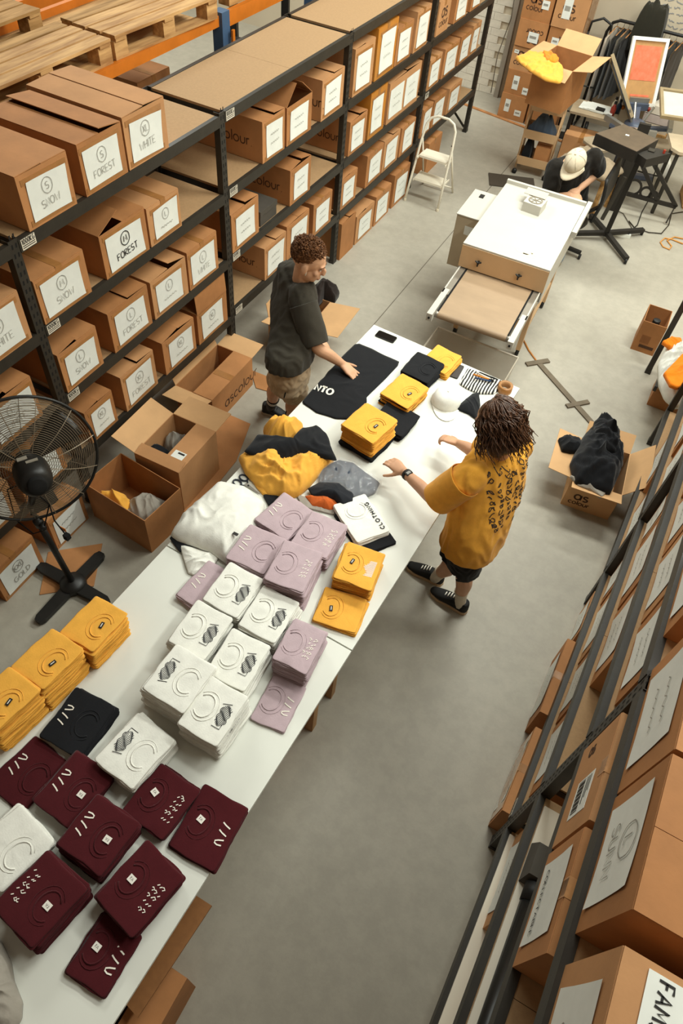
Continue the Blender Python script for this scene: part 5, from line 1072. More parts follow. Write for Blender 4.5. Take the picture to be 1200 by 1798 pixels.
# office chair beside the seated man
oc = thing('office_chair', 'black office chair under the seated man', 'chair', (-.93, 7.25, 0), 0)
MB().lathe([(.02, .33), (.22, .35), (.24, .38), (.22, .41), (.02, .415)], 20).build('seat', BLK, oc, True); MB().tube([(0, 0, .08), (0, 0, .4)], .025, 10).build('gas_lift', STEEL, oc, True)
for k in range(5): a = k * 1.2566; MB().bar((0, 0, .09), (.28 * math.cos(a), .28 * math.sin(a), .07), .04, .03).build('base_arm', BLK, oc); MB().lathe([(.028, -.012), (.028, .012)], 10, Matrix.Translation((.28 * math.cos(a), .28 * math.sin(a), .028)) @ Matrix.Rotation(PI / 2, 4, 'Y')).build('castor', BLK, oc, True)
bk = MB(); bk.add([(.27 + .03 * math.sin(PI * j / 6), .28 * math.cos(PI * i / 8) + .05, .52 + .42 * j / 6) for j in range(7) for i in range(9)], [(j * 9 + i, j * 9 + i + 1, (j + 1) * 9 + i + 1, (j + 1) * 9 + i) for j in range(6) for i in range(8)])
b = bk.build('backrest', BLK, oc, True); b.modifiers.new('s', 'SOLIDIFY').thickness = .03; MB().bar((.12, 0, .42), (.28, .03, .56), .05, .02).build('back_stem', BLK, oc)
# floor mat, trestle, crate, power box
tag(MB().prism([(-2.119, 8.435), (-1.613, 8.640), (-1.503, 8.369), (-2.004, 8.165)], .001, .014).build('floor_mat', mat('ribbed_rubber', '4A4238', .8, .2, 60, stretch=(1, 12, 1))), 'dark ribbed rubber mat behind the dryer control cabinet', 'mat')
wcx = thing('wooden_crate', 'pine slatted crate at the right frame edge', 'crate', (.30, 9.3, 0), .25)
for z in (.08, .22): 
    for (a, b) in (((-.25, -.2), (.25, -.2)), ((-.25, .2), (.25, .2)), ((-.25, -.2), (-.25, .2)), ((.25, -.2), (.25, .2))): MB().bar((*a, z), (*b, z), .02, .11).build('slat', WOOD, wcx)
MB().box((0, 0, .012), (.5, .4, .02)).build('crate_floor', WOOD, wcx); 
wt2 = thing('worn_table', 'pale worn table top at the right edge by the press', 'table', (.02, 8.95, 0), .3)
p = [(-.35, -.15), (-.28, -.24), (.35, -.24), (.35, .22), (-.35, .22)]
MB().prism(p, .70, .73).build('table_top', mat('worn_pale_top', 'B7A68C', .6, .1, 5), wt2)
for sx in (-.26, .28):
    for sy in (-.15, .15): MB().box((sx, sy, .35), (.035, .035, .70)).build('leg', STEEL, wt2)
cloth('white_rag', 'small white rag standing near the pine crate', [(-0.345, 9.870), (-0.341, 10.135), (-0.194, 9.838), (-0.194, 9.659), (-0.286, 9.661)], 0, .12, F_W, 96, 8, .02, .3, edge=.03)
for k, (pts, c, nm, r) in enumerate((([(-0.328, 8.036, 0.010), (-0.266, 8.326, 0.010), (-0.288, 8.658, 0.010), (-0.284, 9.010, 0.010), (-0.332, 8.808, 0.350), (-0.316, 8.111, 0.800)], '17150F', 'black power cord dropping from the flash cure unit', .006),
    ([(-0.371, 8.355, 0.010), (-0.279, 8.243, 0.010), (-0.117, 8.243, 0.010), (0.012, 8.306, 0.010), (0.047, 8.550, 0.010), (0.023, 8.836, 0.010), (0.132, 8.962, 0.010)], '2B2419', 'dark cable curling across the floor at the far right', .006),
    ([(0.270, 8.233, 0.010), (0.139, 8.253, 0.010), (0.066, 8.230, 0.010), (0.040, 8.113, 0.010), (0.087, 8.036, 0.010), (0.160, 8.019, 0.010), (0.168, 8.106, 0.010), (0.099, 8.197, 0.010), (0.157, 8.323, 0.010), (0.279, 8.352, 0.010)], 'C98A3E', 'orange extension cord looped on the far right floor', .007),
    ([(-0.826, 8.424, 0.010), (-0.755, 8.539, 0.010), (-0.616, 8.530, 0.010), (-0.468, 8.482, 0.010), (-0.307, 8.223, 0.010), (-0.328, 8.036, 0.010)], '3A3226', 'thin lead running behind the flash cure base', .004),
    ([(-0.571, 9.657, 0.010), (-0.357, 9.672, 0.010), (-0.214, 9.743, 0.010)], '201C16', 'short black cable behind the black stand', .008))):
    tag(MB().tube([(p[0], p[1], p[2]) for p in pts], r, 6).build('power_cable', mat('cable_%d' % k, c, .6, .05), None, True), nm, 'cable')
pbx = thing('power_board', 'white power board lying by the flash cure base', 'power board', (*(-0.416, 7.981), 0), .3); MB().box((0, 0, .02), (.28, .06, .04)).build('housing', PAPER, pbx); MB().box((.1, 0, .05), (.04, .04, .03)).build('plug', BLK, pbx)
# taped cable across the floor
tc_ = thing('taped_cable', 'orange cable taped to the floor with grey tape', 'cable', (0, 0, 0))
MB().tube([(-.72, 5.60, .006), (-.62, 5.47, .006), (-.50, 5.355, .006)], .008, 6).build('cable', mat('orange_cable', 'B5742F', .5, .1), tc_, True)
GT = mat('grey_floor_tape', '6B5F4E', .7, .12, 14)
def strip(a, b, w2, z): 
    a = Vector((*a, 0)); b = Vector((*b, 0)); d = (b - a).normalized(); n = Vector((-d.y, d.x, 0)) * w2 / 2
    return MB().prism([tuple((a + n)[:2]), tuple((a - n)[:2]), tuple((b - n)[:2]), tuple((b + n)[:2])], .0005, z)
strip((-.50, 5.36), (0.192, 4.813), .05, .012).build('tape_strip', GT, tc_); strip((-.575, 5.265), (-.415, 5.43), .05, .015).build('tape_strip', GT, tc_); strip((-.10, 4.93), (.05, 5.09), .045, .015).build('tape_strip', GT, tc_)

# ------------------------------------------------------------------ small rack with rags beyond the right run
r3 = thing('shelving_unit', 'black perforated steel rack with rags at the right frame edge', 'shelving', (.39, 5.83, 0), -.02)
upright(r3, 0, 0, 2.0, 1); upright(r3, .5, 0, 2.0, 1, False); upright(r3, .5, -.70, 2.0, 1, False)
for z in (.36, 1.9): MB().span((.09, -.70, z - .05), (.115, -.06, z)).build('beam', STEEL, r3); MB().span((.115, -.70, z - .02), (.5, -.06, z - .004)).build('shelf_board', BOARD, r3)
cloth('white_rags', 'heap of white rags on the low rack shelf', [(0.426, 5.559), (0.475, 5.699), (0.620, 5.823), (0.778, 5.447), (0.798, 5.060), (0.670, 4.917), (0.570, 4.975), (0.484, 5.133), (0.427, 5.369)], .362, .12, F_W, 97, 12, .06, .6, edge=.05, cat='rags')
cloth('orange_rag', 'bright orange folded cloth over the white rags', [(0.466, 5.009), (0.546, 5.330), (0.676, 5.357), (0.742, 5.079), (0.594, 4.891), (0.542, 4.889)], .555, .02, fab('safety_orange', 'F2861E'), 98, 5, .012, .4, edge=.03)
cloth('orange_rag', 'orange rag strip near the black post', [(0.380, 5.488), (0.434, 5.595), (0.507, 5.608), (0.530, 5.535), (0.454, 5.450)], .50, .02, MATS['safety_orange'], 99, 8, .02, .4, edge=.03)
carton('cardboard_box', 'brown carton on the floor under the rag rack', (.70, 5.50, 0), PI, .3, .4, .24, 1, seed=440)
cloth('white_sheet', 'white cloth lying on the floor beside the rag rack', [(0.532, 5.476), (0.545, 5.606), (0.619, 5.690), (0.724, 5.669), (0.712, 5.575), (0.596, 5.483)], 0, .05, F_W, 100, 9, .03, .2, edge=.02)
# long goods on the right run near bay
for k, (z, x0_, x1_, y0_, y1_, nm) in enumerate(((.387, .02, .5, -.3, 1.30, 'lowest shelf'), (.937, .03, .5, -.3, 1.28, 'third shelf'))):
    a = rloc((y0_ + y1_) / 2, (x0_ + x1_) / 2); o = MB().box((0, 0, .006), (x1_ - x0_, y1_ - y0_, .012)).build('foam_board_sheet', mat('white_foam_board', 'E8DFCD', .6, .03, 2), None, False, (a[0], a[1], z), (0, 0, -TH)); tag(o, 'long white panel lying on the %s at bottom right' % nm, 'panel')
a = rloc(.35, .10); tb2 = thing('roll_tube', 'long black tube lying on the right shelving', 'tube', (a[0], a[1], .95), -TH)
MB().lathe([(.05, -.62), (.05, .55)], 20, Matrix.Translation((0, 0, .05)) @ Matrix.Rotation(-PI / 2, 4, 'X')).build('tube', mat('satin_black_tube', '1A1A19', .35, .1, 4), tb2, True); MB().lathe([(.053, .53), (.053, .60), (.03, .61)], 20, Matrix.Translation((0, 0, .05)) @ Matrix.Rotation(-PI / 2, 4, 'X')).build('end_cap', BLK, tb2, True)
a = rloc(1.03, .08); o = MB().box((0, 0, .05), (.1, .16, .1), None, .8).build('grey_wedge', mat('grey_foam', '57534C', .8, .08), None, False, (a[0], a[1], .95), (0, 0, -TH)); tag(o, 'grey foam wedge beside the black tube', 'foam')
a = rloc(.05, .06); o = thing('maroon_bag', 'maroon bag with black strap low in the bottom right corner', 'bag', (a[0] + .12, a[1], 1.515), -TH); MB().box((0, 0, .09), (.3, .3, .18), None, .9).build('bag_body', fab('maroon_canvas', '6E1F2C'), o); MB().box((0, .0, .19), (.31, .06, .012)).build('strap', BLK, o)
# carton and cart edges below the near table
open_box('open_carton', 'brown carton standing under the near table edge at the bottom', -.62, -.13, .0, .42, .30, .42, 1, (('f', 10, .15), ('b', 10, .14)))
carton('cardboard_box', 'brown carton under the near table beside its seam', (-.85, 1.27, 0), 0, .40, .34, .36, 1, seed=450)

# ------------------------------------------------------------------ people
def remesh(mb, voxel, smooth=2, m=None, name='body', fac=.5):
    me = mb.mesh('tmp'); o = bpy.data.objects.new('tmp', me); COL.objects.link(o)
    r = o.modifiers.new('r', 'REMESH'); r.mode = 'VOXEL'; r.voxel_size = voxel
    if smooth: s = o.modifiers.new('s', 'SMOOTH'); s.iterations = smooth; s.factor = fac
    dg = bpy.context.evaluated_depsgraph_get(); dg.update(); ev = o.evaluated_get(dg)
    nm = bpy.data.meshes.new_from_object(ev); nm.name = name
    bpy.data.objects.remove(o); bpy.data.meshes.remove(me)
    nm.materials.clear()
    if m: nm.materials.append(m)
    nm.polygons.foreach_set('use_smooth', [True] * len(nm.polygons)); return nm
def cr(pts, n=5):
    """Catmull-Rom through tuples of any length"""
    out = []; P = [pts[0]] + list(pts) + [pts[-1]]
    for i in range(1, len(P) - 2):
        for k in range(n):
            t = k / n; out.append(tuple(.5 * (2 * b + (c - a) * t + (2 * a - 5 * b + 4 * c - d) * t * t + (3 * b - a - 3 * c + d) * t ** 3) for a, b, c, d in zip(P[i - 1], P[i], P[i + 1], P[i + 2])))
    out.append(tuple(pts[-1])); return out
def limb(mb, pts, n=12, seg=5):
    """pts: (x,y,z,r)"""
    q = cr([tuple(p[0]) + (p[1],) for p in pts], seg); mb.tube([p[:3] for p in q], [max(.003, p[3]) for p in q], n)
    for p in (q[0], q[-1]): mb.ell(p[:3], (p[3] * .98,) * 3, 10, 7)
def loft(mb, rings, n=24, seg=4):
    """rings: (centre, right half-width, forward half-depth, right vec, forward vec)"""
    R = cr([tuple(c) + (a, b) + tuple(r) + tuple(f) for c, a, b, r, f in rings], seg); vs = []; fs = []
    for q in R:
        c = Vector(q[:3]); r = Vector(q[5:8]).normalized(); f = Vector(q[8:11]).normalized()
        for i in range(n):
            g = 2 * PI * i / n; ca, sa = math.cos(g), math.sin(g); p = 2.5
            k = (abs(ca) ** p + abs(sa) ** p) ** (-1 / p); vs.append(c + r * (q[3] * ca * k) + f * (q[4] * sa * k))
    for j in range(len(R) - 1):
        for i in range(n): fs.append((j * n + i, j * n + (i + 1) % n, (j + 1) * n + (i + 1) % n, (j + 1) * n + i))
    fs.append(tuple(range(n - 1, -1, -1))); fs.append(tuple(range((len(R) - 1) * n, len(R) * n))); mb.add(vs, fs)
def basis(o, f, up):
    f = Vector(f).normalized(); u = Vector(up); u = (u - f * f.dot(u)).normalized(); r = f.cross(u)
    return Matrix(((r.x, f.x, u.x, o[0]), (r.y, f.y, u.y, o[1]), (r.z, f.z, u.z, o[2]), (0, 0, 0, 1)))   # x right, y forward, z up
def head(mb, M, s=1.0):
    S = M @ Matrix.Scale(s, 4)
    mb.ell((0, -.012, .03), (.074, .094, .088), 20, 14, S); mb.ell((0, .022, -.045), (.058, .062, .062), 16, 10, S); mb.ell((0, .05, -.082), (.028, .026, .022), 12, 8, S)
    mb.ell((0, .076, .018), (.052, .014, .014), 12, 6, S); mb.ell((0, .092, -.018), (.011, .018, .024), 10, 8, S); mb.ell((0, .098, -.03), (.016, .012, .010), 10, 6, S)
    for sg in (-1, 1): mb.ell((sg * .040, .058, -.022), (.022, .018, .020), 10, 6, S); mb.ell((sg * .077, -.008, -.012), (.010, .020, .032), 10, 8, S)
    mb.ell((0, .082, -.058), (.024, .012, .007), 10, 6, S); mb.ell((0, .080, -.068), (.021, .012, .007), 10, 6, S)
def face(p, M, s, hairm, skinm):
    S = M @ Matrix.Scale(s, 4)
    EW = mat('eye_white', 'DDD5C8', .3, .02); ED = mat('eye_dark', '2A1C12', .2, .05); LP = mat('lip_skin', 'A8685A', .5, .05)
    for sg in (-1, 1):
        e = MB().ell((sg * .030, .072, .003), (.012, .008, .006), 10, 8, S).build('eye', EW, p, True); MB().ell((sg * .030, .0785, .003), (.005, .003, .005), 8, 6, S).build('iris', ED, e, True)
        MB().tube([S @ Vector((sg * (.014 + .012 * k), .089 - .004 * k * k * .5, .020 + .003 * math.sin(k))) for k in range(4)], .0035, 6).build('eyebrow', hairm, p, True)
    MB().tube([S @ Vector((-.022 + .011 * k, .091 - .0035 * abs(k - 2), -.063)) for k in range(5)], .0035, 6).build('mouth', LP, p, True)
def hand(mb, wrist, d, nrm, side, curl=.35, s=1.0, spread=.10, thumb=.9):
    """d: direction to fingertips, nrm: back-of-hand normal, side +1: thumb towards d x nrm"""
    d = Vector(d).normalized(); nrm = Vector(nrm); nrm = (nrm - d * d.dot(nrm)).normalized(); r = d.cross(nrm) * side; w_ = Vector(wrist)
    def L_(a, b, c): return w_ + d * (a * s) + r * (b * s) + nrm * (c * s)
    loft(mb, [(L_(-.01, 0, 0), .026 * s, .018 * s, r, nrm), (L_(.025, .002, 0), .034 * s, .016 * s, r, nrm), (L_(.06, 0, 0), .041 * s, .014 * s, r, nrm), (L_(.09, -.001, 0), .040 * s, .011 * s, r, nrm)], 16, 3)
    for k, (b, ln) in enumerate(((.030, .072), (.010, .080), (-.010, .074), (-.029, .058))):
        pos = L_(.078, b, 0); ang = curl * (.6 + .12 * k); dirv = (d + r * (b * spread * 28)).normalized(); pts = [(pos, .0098 * s)]; a = ang * .4
        for q, fr in enumerate((.45, .32, .23)):
            dv = dirv * math.cos(a) - nrm * math.sin(a); pos = pos + dv * (ln * fr * s); pts.append((pos, (.0092 - .0008 * q) * s)); a += ang
        limb(mb, pts, 8, 2)
    pos = L_(.022, .028, -.006); pts = [(pos, .013 * s)]; td = (d * .72 + r * thumb - nrm * .25).normalized()
    for q, ln in enumerate((.035, .03, .022)): pos = pos + td * ln * s; pts.append((pos, (.0115 - .0012 * q) * s)); td = (td + d * .25 - nrm * .12 * curl).normalized()
    limb(mb, pts, 8, 2)
def wrinkle(me, amp, seed, sc=(9, 9, 5), base=None):
    me.update(); co = [(v.co.copy(), v.normal.copy()) for v in me.vertices]
    for v, (c, n) in zip(me.vertices, co):
        p = Vector((c.x * sc[0] + seed, c.y * sc[1], c.z * sc[2])); q = noise.noise(p); f = 1 - abs(noise.noise(p * 1.7 + Vector((q * 1.4, 3.1, q)))) * 2.2
        v.co = c + n * (amp * (f * .7 + q * .6 - .35))
    me.update()
def cut(me, pt, nrm, near=None):
    """trim cloth cleanly at a hem: removes everything on the far side of the plane (only close to pt when near is set)"""
    bm = bmesh.new(); bm.from_mesh(me); pt = Vector(pt); nrm = Vector(nrm).normalized()
    vs = [v for v in bm.verts if near is None or (v.co - pt).length < near]; st = set(vs)
    fs = [f for f in bm.faces if all(v in st for v in f.verts)]; es = [e for e in bm.edges if all(v in st for v in e.verts)]
    bmesh.ops.bisect_plane(bm, geom=vs + es + fs, plane_co=pt, plane_no=nrm, clear_outer=True)
    bm.to_mesh(me); bm.free(); me.update()
def sleeve(parent, m, a, b, r0, r1, f0, f1, seed):
    a = Vector(a); b = Vector(b); n = 9
    pts = [a + (b - a) * (f0 + (f1 - f0) * i / n) for i in range(n + 1)]; mb = MB().tube(pts, [r0 + (r1 - r0) * i / n for i in range(n + 1)], 28, False)
    me = mb.mesh('sleeve', m, True); wrinkle(me, .007, seed, (12, 12, 9)); o = link('sleeve', me, parent); md = o.modifiers.new('cloth', 'SOLIDIFY'); md.thickness = .004; md.offset = 0
    sd = o.modifiers.new('sub', 'SUBSURF'); sd.levels = 1; sd.render_levels = 1; return o
def hemmed(name, me, parent):
    o = link(name, me, parent); md = o.modifiers.new('cloth', 'SOLIDIFY'); md.thickness = .004; md.offset = 0; return o
def shoe(p, heel, toe, w_, um, sm, lace=None, h=.075, ankle=None):
    heel = Vector(heel); toe = Vector(toe); f = (toe - heel); f.z = 0; L_ = f.length; f.normalize(); r = f.cross(Vector((0, 0, 1))); z = Vector((0, 0, 1)); h0 = Vector((heel.x, heel.y, 0))
    M = Matrix(((r.x, f.x, 0, h0.x), (r.y, f.y, 0, h0.y), (0, 0, 1, 0), (0, 0, 0, 1)))
    out = [(w_ * k * math.sin(a) if 0 else x * w_, y * L_) for x, y, k, a in [(x, y, 0, 0) for x, y in ((-.30, .02), (-.40, .10), (-.40, .30), (-.42, .55), (-.50, .75), (-.40, .92), (-.15, 1.0), (.12, 1.0), (.40, .92), (.50, .75), (.44, .55), (.40, .30), (.40, .10), (.30, .02), (0, -.01))]]
    MB().prism(out, 0, .024, M).build('shoe_sole', sm, p)
    mb = MB(); rr_ = [(.30, .06, .10), (.62, .05, .0)]
    loft(mb, [(M @ Vector((0, L_ * .13, .02)), w_ * .38, L_ * .13, r, f), (M @ Vector((0, L_ * .15, .07)), w_ * .36, L_ * .14, r, f), (M @ Vector((0, L_ * .18, .10)), w_ * .34, L_ * .15, r, f)], 16, 3)
    vs = [(M @ Vector((0, L_ * .1, .045)), w_ * .40, .045, r, z), (M @ Vector((0, L_ * .4, .05)), w_ * .41, .048, r, z), (M @ Vector((0, L_ * .7, .036)), w_ * .46, .030, r, z), (M @ Vector((0, L_ * .92, .028)), w_ * .34, .018, r, z)]
    loft(mb, vs, 16, 3); mb.ell(tuple(M @ Vector((0, L_ * .9, .03))), (w_ * .36, w_ * .36, .02), 12, 8)
    link('shoe_upper', remesh(mb, .006, 2, um), p)
    if lace:
        for k in range(4): MB().tube([M @ Vector((sx * w_ * .2, L_ * (.42 + .07 * k), .112 - .011 * k - .012 * abs(sx))) for sx in (-1, -.4, .4, 1)], .004, 5).build('lace', lace, p, True)
SKIN = mat('light_skin', 'D0A07E', .5, .06, 12, .03, 60, spec=.35); SKIN2 = mat('fair_skin', 'CC9C7B', .5, .06, 12, .03, 60, spec=.35)
def V(*a): return Vector(a[0] if len(a) == 1 else a)
UP = Vector((0, 0, 1))
# ---- man in grey shirt, smoothing the black shirt
mn = thing('person', 'man in charcoal shirt and beige shorts leaning over the table', 'person', (0, 0, 0))
HC = V((-1.850, 3.461, 1.510)); PV = V((-1.833, 3.219, 0.870)); RS = V((-1.845, 3.374, 1.290)); LS = V((-2.051, 3.485, 1.330)) + V(.03, .06, 0)
NK = (RS + LS) / 2 + V(.035, -.005, .06); EL = V((-1.673, 3.283, 1.050)); WR = V((-1.523, 3.371, 0.915)); HD_ = V((-1.433, 3.373, 0.872)); LK = V((-2.035, 3.410, 0.470)); LA = V((-2.162, 3.512, 0.090)); RK = V((-1.873, 3.382, 0.470)); RA = V((-1.896, 3.388, 0.090))
F = V(.93, .25, 0).normalized(); Rr = F.cross(UP); CH = (RS + LS) / 2 * .55 + PV * .45
sh = (RS - LS).normalized()
HF = V(.90, .28, -.33); HM = basis(HC, HF, (-.1, 0, 1))
mb = MB(); head(mb, HM, 1.15)
limb(mb, [(NK + V(-.01, 0, -.05), .05), (NK, .058), (HC - HM.to_3x3() @ V(0, .02, .05), .054)], 14)
loft(mb, [(PV - UP * .05, .14, .105, Rr, F), (PV + UP * .08, .135, .10, Rr, F), (CH, .15, .105, sh, F), ((RS + LS) / 2 - UP * .02, .14, .085, sh, F), (NK - UP * .02, .06, .05, sh, F)])
limb(mb, [(RS, .052), ((RS + EL) / 2, .048), (EL, .042), ((EL + WR) / 2, .040), (WR, .028)]); hand(mb, WR, HD_ - WR + V(.03, -.005, -.012), (.1, 0, 1), -1, .16, 1.06, .14)
LE = LS + V(.10, .03, -.27); LW = LE + V(.16, -.08, -.12); limb(mb, [(LS, .052), ((LS + LE) / 2, .046), (LE, .041), (LW, .028)]); hand(mb, LW, (.6, -.3, -.3), (0, .3, 1), 1, .5)
LH = PV - Rr * .09 - UP * .04; RH = PV + Rr * .09 - UP * .04
for a, k, an in ((LH, LK, LA), (RH, RK, RA)):
    limb(mb, [(a, .085), ((a + k) / 2, .075), (k, .056), (k * .62 + an * .38 + F * -.012, .056), (k * .25 + an * .75, .040), (an, .036)])
link('body', remesh(mb, .0065, 2, SKIN), mn)
HAIRB = mat('brown_hair', '6B4424', .6, .25, 40, spec=.3, dark='4A2C16'); face(mn, HM, 1.15, HAIRB, SKIN)
rr = random.Random(3); hm = HM @ Matrix.Scale(1.13, 4)
tuft = MB()
for k in range(1250):
    g = rr.uniform(0, 2 * PI); zc = rr.uniform(-.62, 1.0); q = math.sqrt(max(0, 1 - zc * zc)); nx, ny, nz = q * math.cos(g), q * math.sin(g), zc
    if ny > .45 and nz < .30: continue
    if nz < -.05 and ny > -.25: continue
    p = V(nx * .077, -.026 + ny * .090, .046 + nz * .076); n_ = V(nx, ny, nz); t_ = n_.orthogonal().normalized(); t2 = n_.cross(t_); ph = rr.uniform(0, 6.28); ln = rr.uniform(.012, .022) * (1.0 if nz > .35 else .4); rad = .0035
    tuft.tube([hm @ (p + n_ * (ln * i / 4) + (t_ * math.cos(ph + i * 1.3) + t2 * math.sin(ph + i * 1.3)) * rad * i / 2) for i in range(5)], [.0045, .0045, .004, .003, .0015], 5)
sk = MB(); sk.ell((0, -.026, .046), (.079, .092, .078), 24, 16, hm)
keep = [f for f in sk.f if all(not ((HM.inverted() @ Vector(sk.v[i])).y > .045 and (HM.inverted() @ Vector(sk.v[i])).z < .075) and not ((HM.inverted() @ Vector(sk.v[i])).z < -.01 and (HM.inverted() @ Vector(sk.v[i])).y > -.02) for i in f)]
sk.f = keep; sk.add(tuft.v, tuft.f); sk.build('hair', HAIRB, mn, True)
MB().tube([HM @ Vector((.086, .006, -.012)), HM @ Vector((.088, .012, -.045))], .0045, 6).build('earbud', STICK, mn, True)
CHAR = fab('charcoal_tee', '3A362E', .08); ts = MB()
loft(ts, [(PV - UP * .05, .190, .158, Rr, F), (PV + UP * .12, .185, .15, Rr, F), (CH + UP * .02, .19, .145, sh, F), ((RS + LS) / 2 + UP * .0, .185, .12, sh, F), ((RS + LS) / 2 + UP * .055, .15, .10, sh, F), (NK - UP * .015, .085, .082, sh, F), (NK + UP * .005, .074, .072, sh, F)])
SE = RS + (EL - RS) * 1.0; limb(ts, [(RS - sh * .03 + UP * .01, .085), (RS + (EL - RS) * .25, .086), (RS + (EL - RS) * .5, .07)])
limb(ts, [(LS + sh * .03, .085), (LS + (LE - LS) * .4, .085), (LS + (LE - LS) * .85, .08)])
tm = remesh(ts, .011, 3, CHAR, 'shirt'); wrinkle(tm, .011, 2.0, (10, 10, 4)); cut(tm, PV + UP * .055, -UP + F * .1, .45); so_ = hemmed('shirt', tm, mn); sleeve(so_, CHAR, RS, EL, .094, .088, .10, .97, 3.0)
MB().tube([NK + (sh * math.cos(a) * .068 + F * math.sin(a) * .068) + UP * (-.012 - .012 * math.sin(a)) for a in [2 * PI * i / 20 for i in range(21)]], .007, 6).build('shirt_collar', CHAR, mn, True)
BEI = fab('beige_shorts', 'B59E80', .08); so = MB(); loft(so, [(PV - UP * .16, .165, .13, Rr, F), (PV - UP * .02, .165, .135, Rr, F), (PV + UP * .07, .155, .125, Rr, F)])
for a, k in ((LH, LK), (RH, RK)): limb(so, [(a, .10), ((a + k) / 2, .102), (k * 1.0 + a * .0, .100)])
sm_ = remesh(so, .010, 2, BEI, 'shorts'); wrinkle(sm_, .010, 5.0, (14, 14, 12))
for a, k in ((LH, LK), (RH, RK)): cut(sm_, k * .90 + a * .10, k - a, .15)
hemmed('shorts', sm_, mn)
for q in ((PV + Rr * .17 + F * .02 - UP * .10), (PV + Rr * .175 + F * .03 - UP * .26)): MB().tube([q, q + V(.0, 0, -.05) + F * -.01], .004, 5).build('pocket_zip', STEELD, mn)
SOCK = fab('black_sock', '1E1C1B'); 
for an, k, sd in ((LA, LK, 0), (RA, RK, 1)):
    d = (k - an).normalized(); MB().tube([an - d * .03, an + d * .05, an + d * .12, an + d * .14], [.040, .041, .047, .049], 14).build('sock', SOCK, mn, True)
    for z in (.09, .115): MB().tube([an + d * z, an + d * (z + .010)], .0485 if z > .1 else .046, 14).build('sock_stripe', PR_W, mn, True)
    if sd == 0: shoe(mn, V((-2.239, 3.505, 0.000)), V((-2.044, 3.544, 0.000)), .098, mat('black_shoe', '181716', .6, .1), mat('grey_sole', 'A79C8A', .6, .05), STEELD)
    else: shoe(mn, an - F * .07, an + F * .2, .098, MATS['black_shoe'], MATS['grey_sole'], STEELD)

# ---- person in the yellow shirt
wm = thing('person', 'person in printed yellow shirt and black shorts with wavy dark hair', 'person', (0, 0, 0))
HC = V((-0.346, 2.689, 1.555)); NK = V((-0.269, 2.699, 1.390)); PV = V((-0.235, 2.602, 0.860)); LS = V((-0.354, 2.507, 1.310)); RS = V((-0.199, 2.868, 1.330)); LE = V((-0.481, 2.481, 1.070)); LW = V((-0.735, 2.644, 0.990)); LHn = V((-0.876, 2.696, 0.985))
RE = V((-0.422, 2.929, 1.080)); RW = V((-0.545, 3.006, 1.010)); RHn = V((-0.643, 3.017, 1.000)); LK = V((-0.216, 2.576, 0.470)); LA = V((-0.166, 2.609, 0.090)); RK = V((-0.301, 2.598, 0.470)); RA = V((-0.379, 2.707, 0.090))
F = V(-.95, .20, 0).normalized(); Rr = F.cross(UP); sh = (RS - LS).normalized(); CH = (RS + LS) / 2 * .55 + PV * .45
HF = V(-.93, .20, -.42); HM = basis(HC, HF, (0, 0, 1))
mb = MB(); head(mb, HM, 1.02); limb(mb, [(NK - UP * .06, .056), (NK, .050), (HC - HM.to_3x3() @ V(0, .015, .05), .048)], 14)
loft(mb, [(PV - UP * .05, .14, .10, Rr, F), (PV + UP * .08, .125, .09, Rr, F), (CH, .135, .095, sh, F), ((RS + LS) / 2 - UP * .02, .13, .08, sh, F), (NK - UP * .02, .055, .045, sh, F)])
limb(mb, [(LS, .048), ((LS + LE) / 2, .044), (LE, .038), ((LE + LW) / 2, .037), (LW, .026)]); hand(mb, LW, LHn - LW, (.25, -.35, .9), -1, .55, 1.0, .05)
limb(mb, [(RS, .048), ((RS + RE) / 2, .044), (RE, .038), ((RE + RW) / 2, .036), (RW, .026)]); hand(mb, RW, RHn - RW, (.1, .2, 1), 1, .85, .98, .05)
LH = PV - Rr * .085 - UP * .04; RH = PV + Rr * .085 - UP * .04
for a, k, an in ((LH, LK, LA), (RH, RK, RA)): limb(mb, [(a, .085), ((a + k) / 2, .075), (k, .055), (k * .62 + an * .38 - F * .012, .053), (k * .25 + an * .75, .038), (an, .034)])
link('body', remesh(mb, .0065, 2, SKIN2), wm)
HAIRD = mat('dark_brown_hair', '5C3B26', .42, .3, 60, spec=.5, dark='33200F'); face(wm, HM, 1.02, HAIRD, SKIN2)
hr = MB(); rr = random.Random(9); hm = HM @ Matrix.Scale(1.04, 4)
hr.ell((0, -.026, .040), (.083, .098, .084), 24, 16, hm); hr.f = [f for f in hr.f if all(not ((hm.inverted() @ Vector(hr.v[i])).y > .045 and (hm.inverted() @ Vector(hr.v[i])).z < .07) for i in f)]
hr.ell((0, -.062, -.055), (.088, .062, .105), 20, 12, hm); hr.ell((.058, -.03, -.06), (.04, .06, .10), 14, 10, hm); hr.ell((-.058, -.03, -.06), (.04, .06, .10), 14, 10, hm)
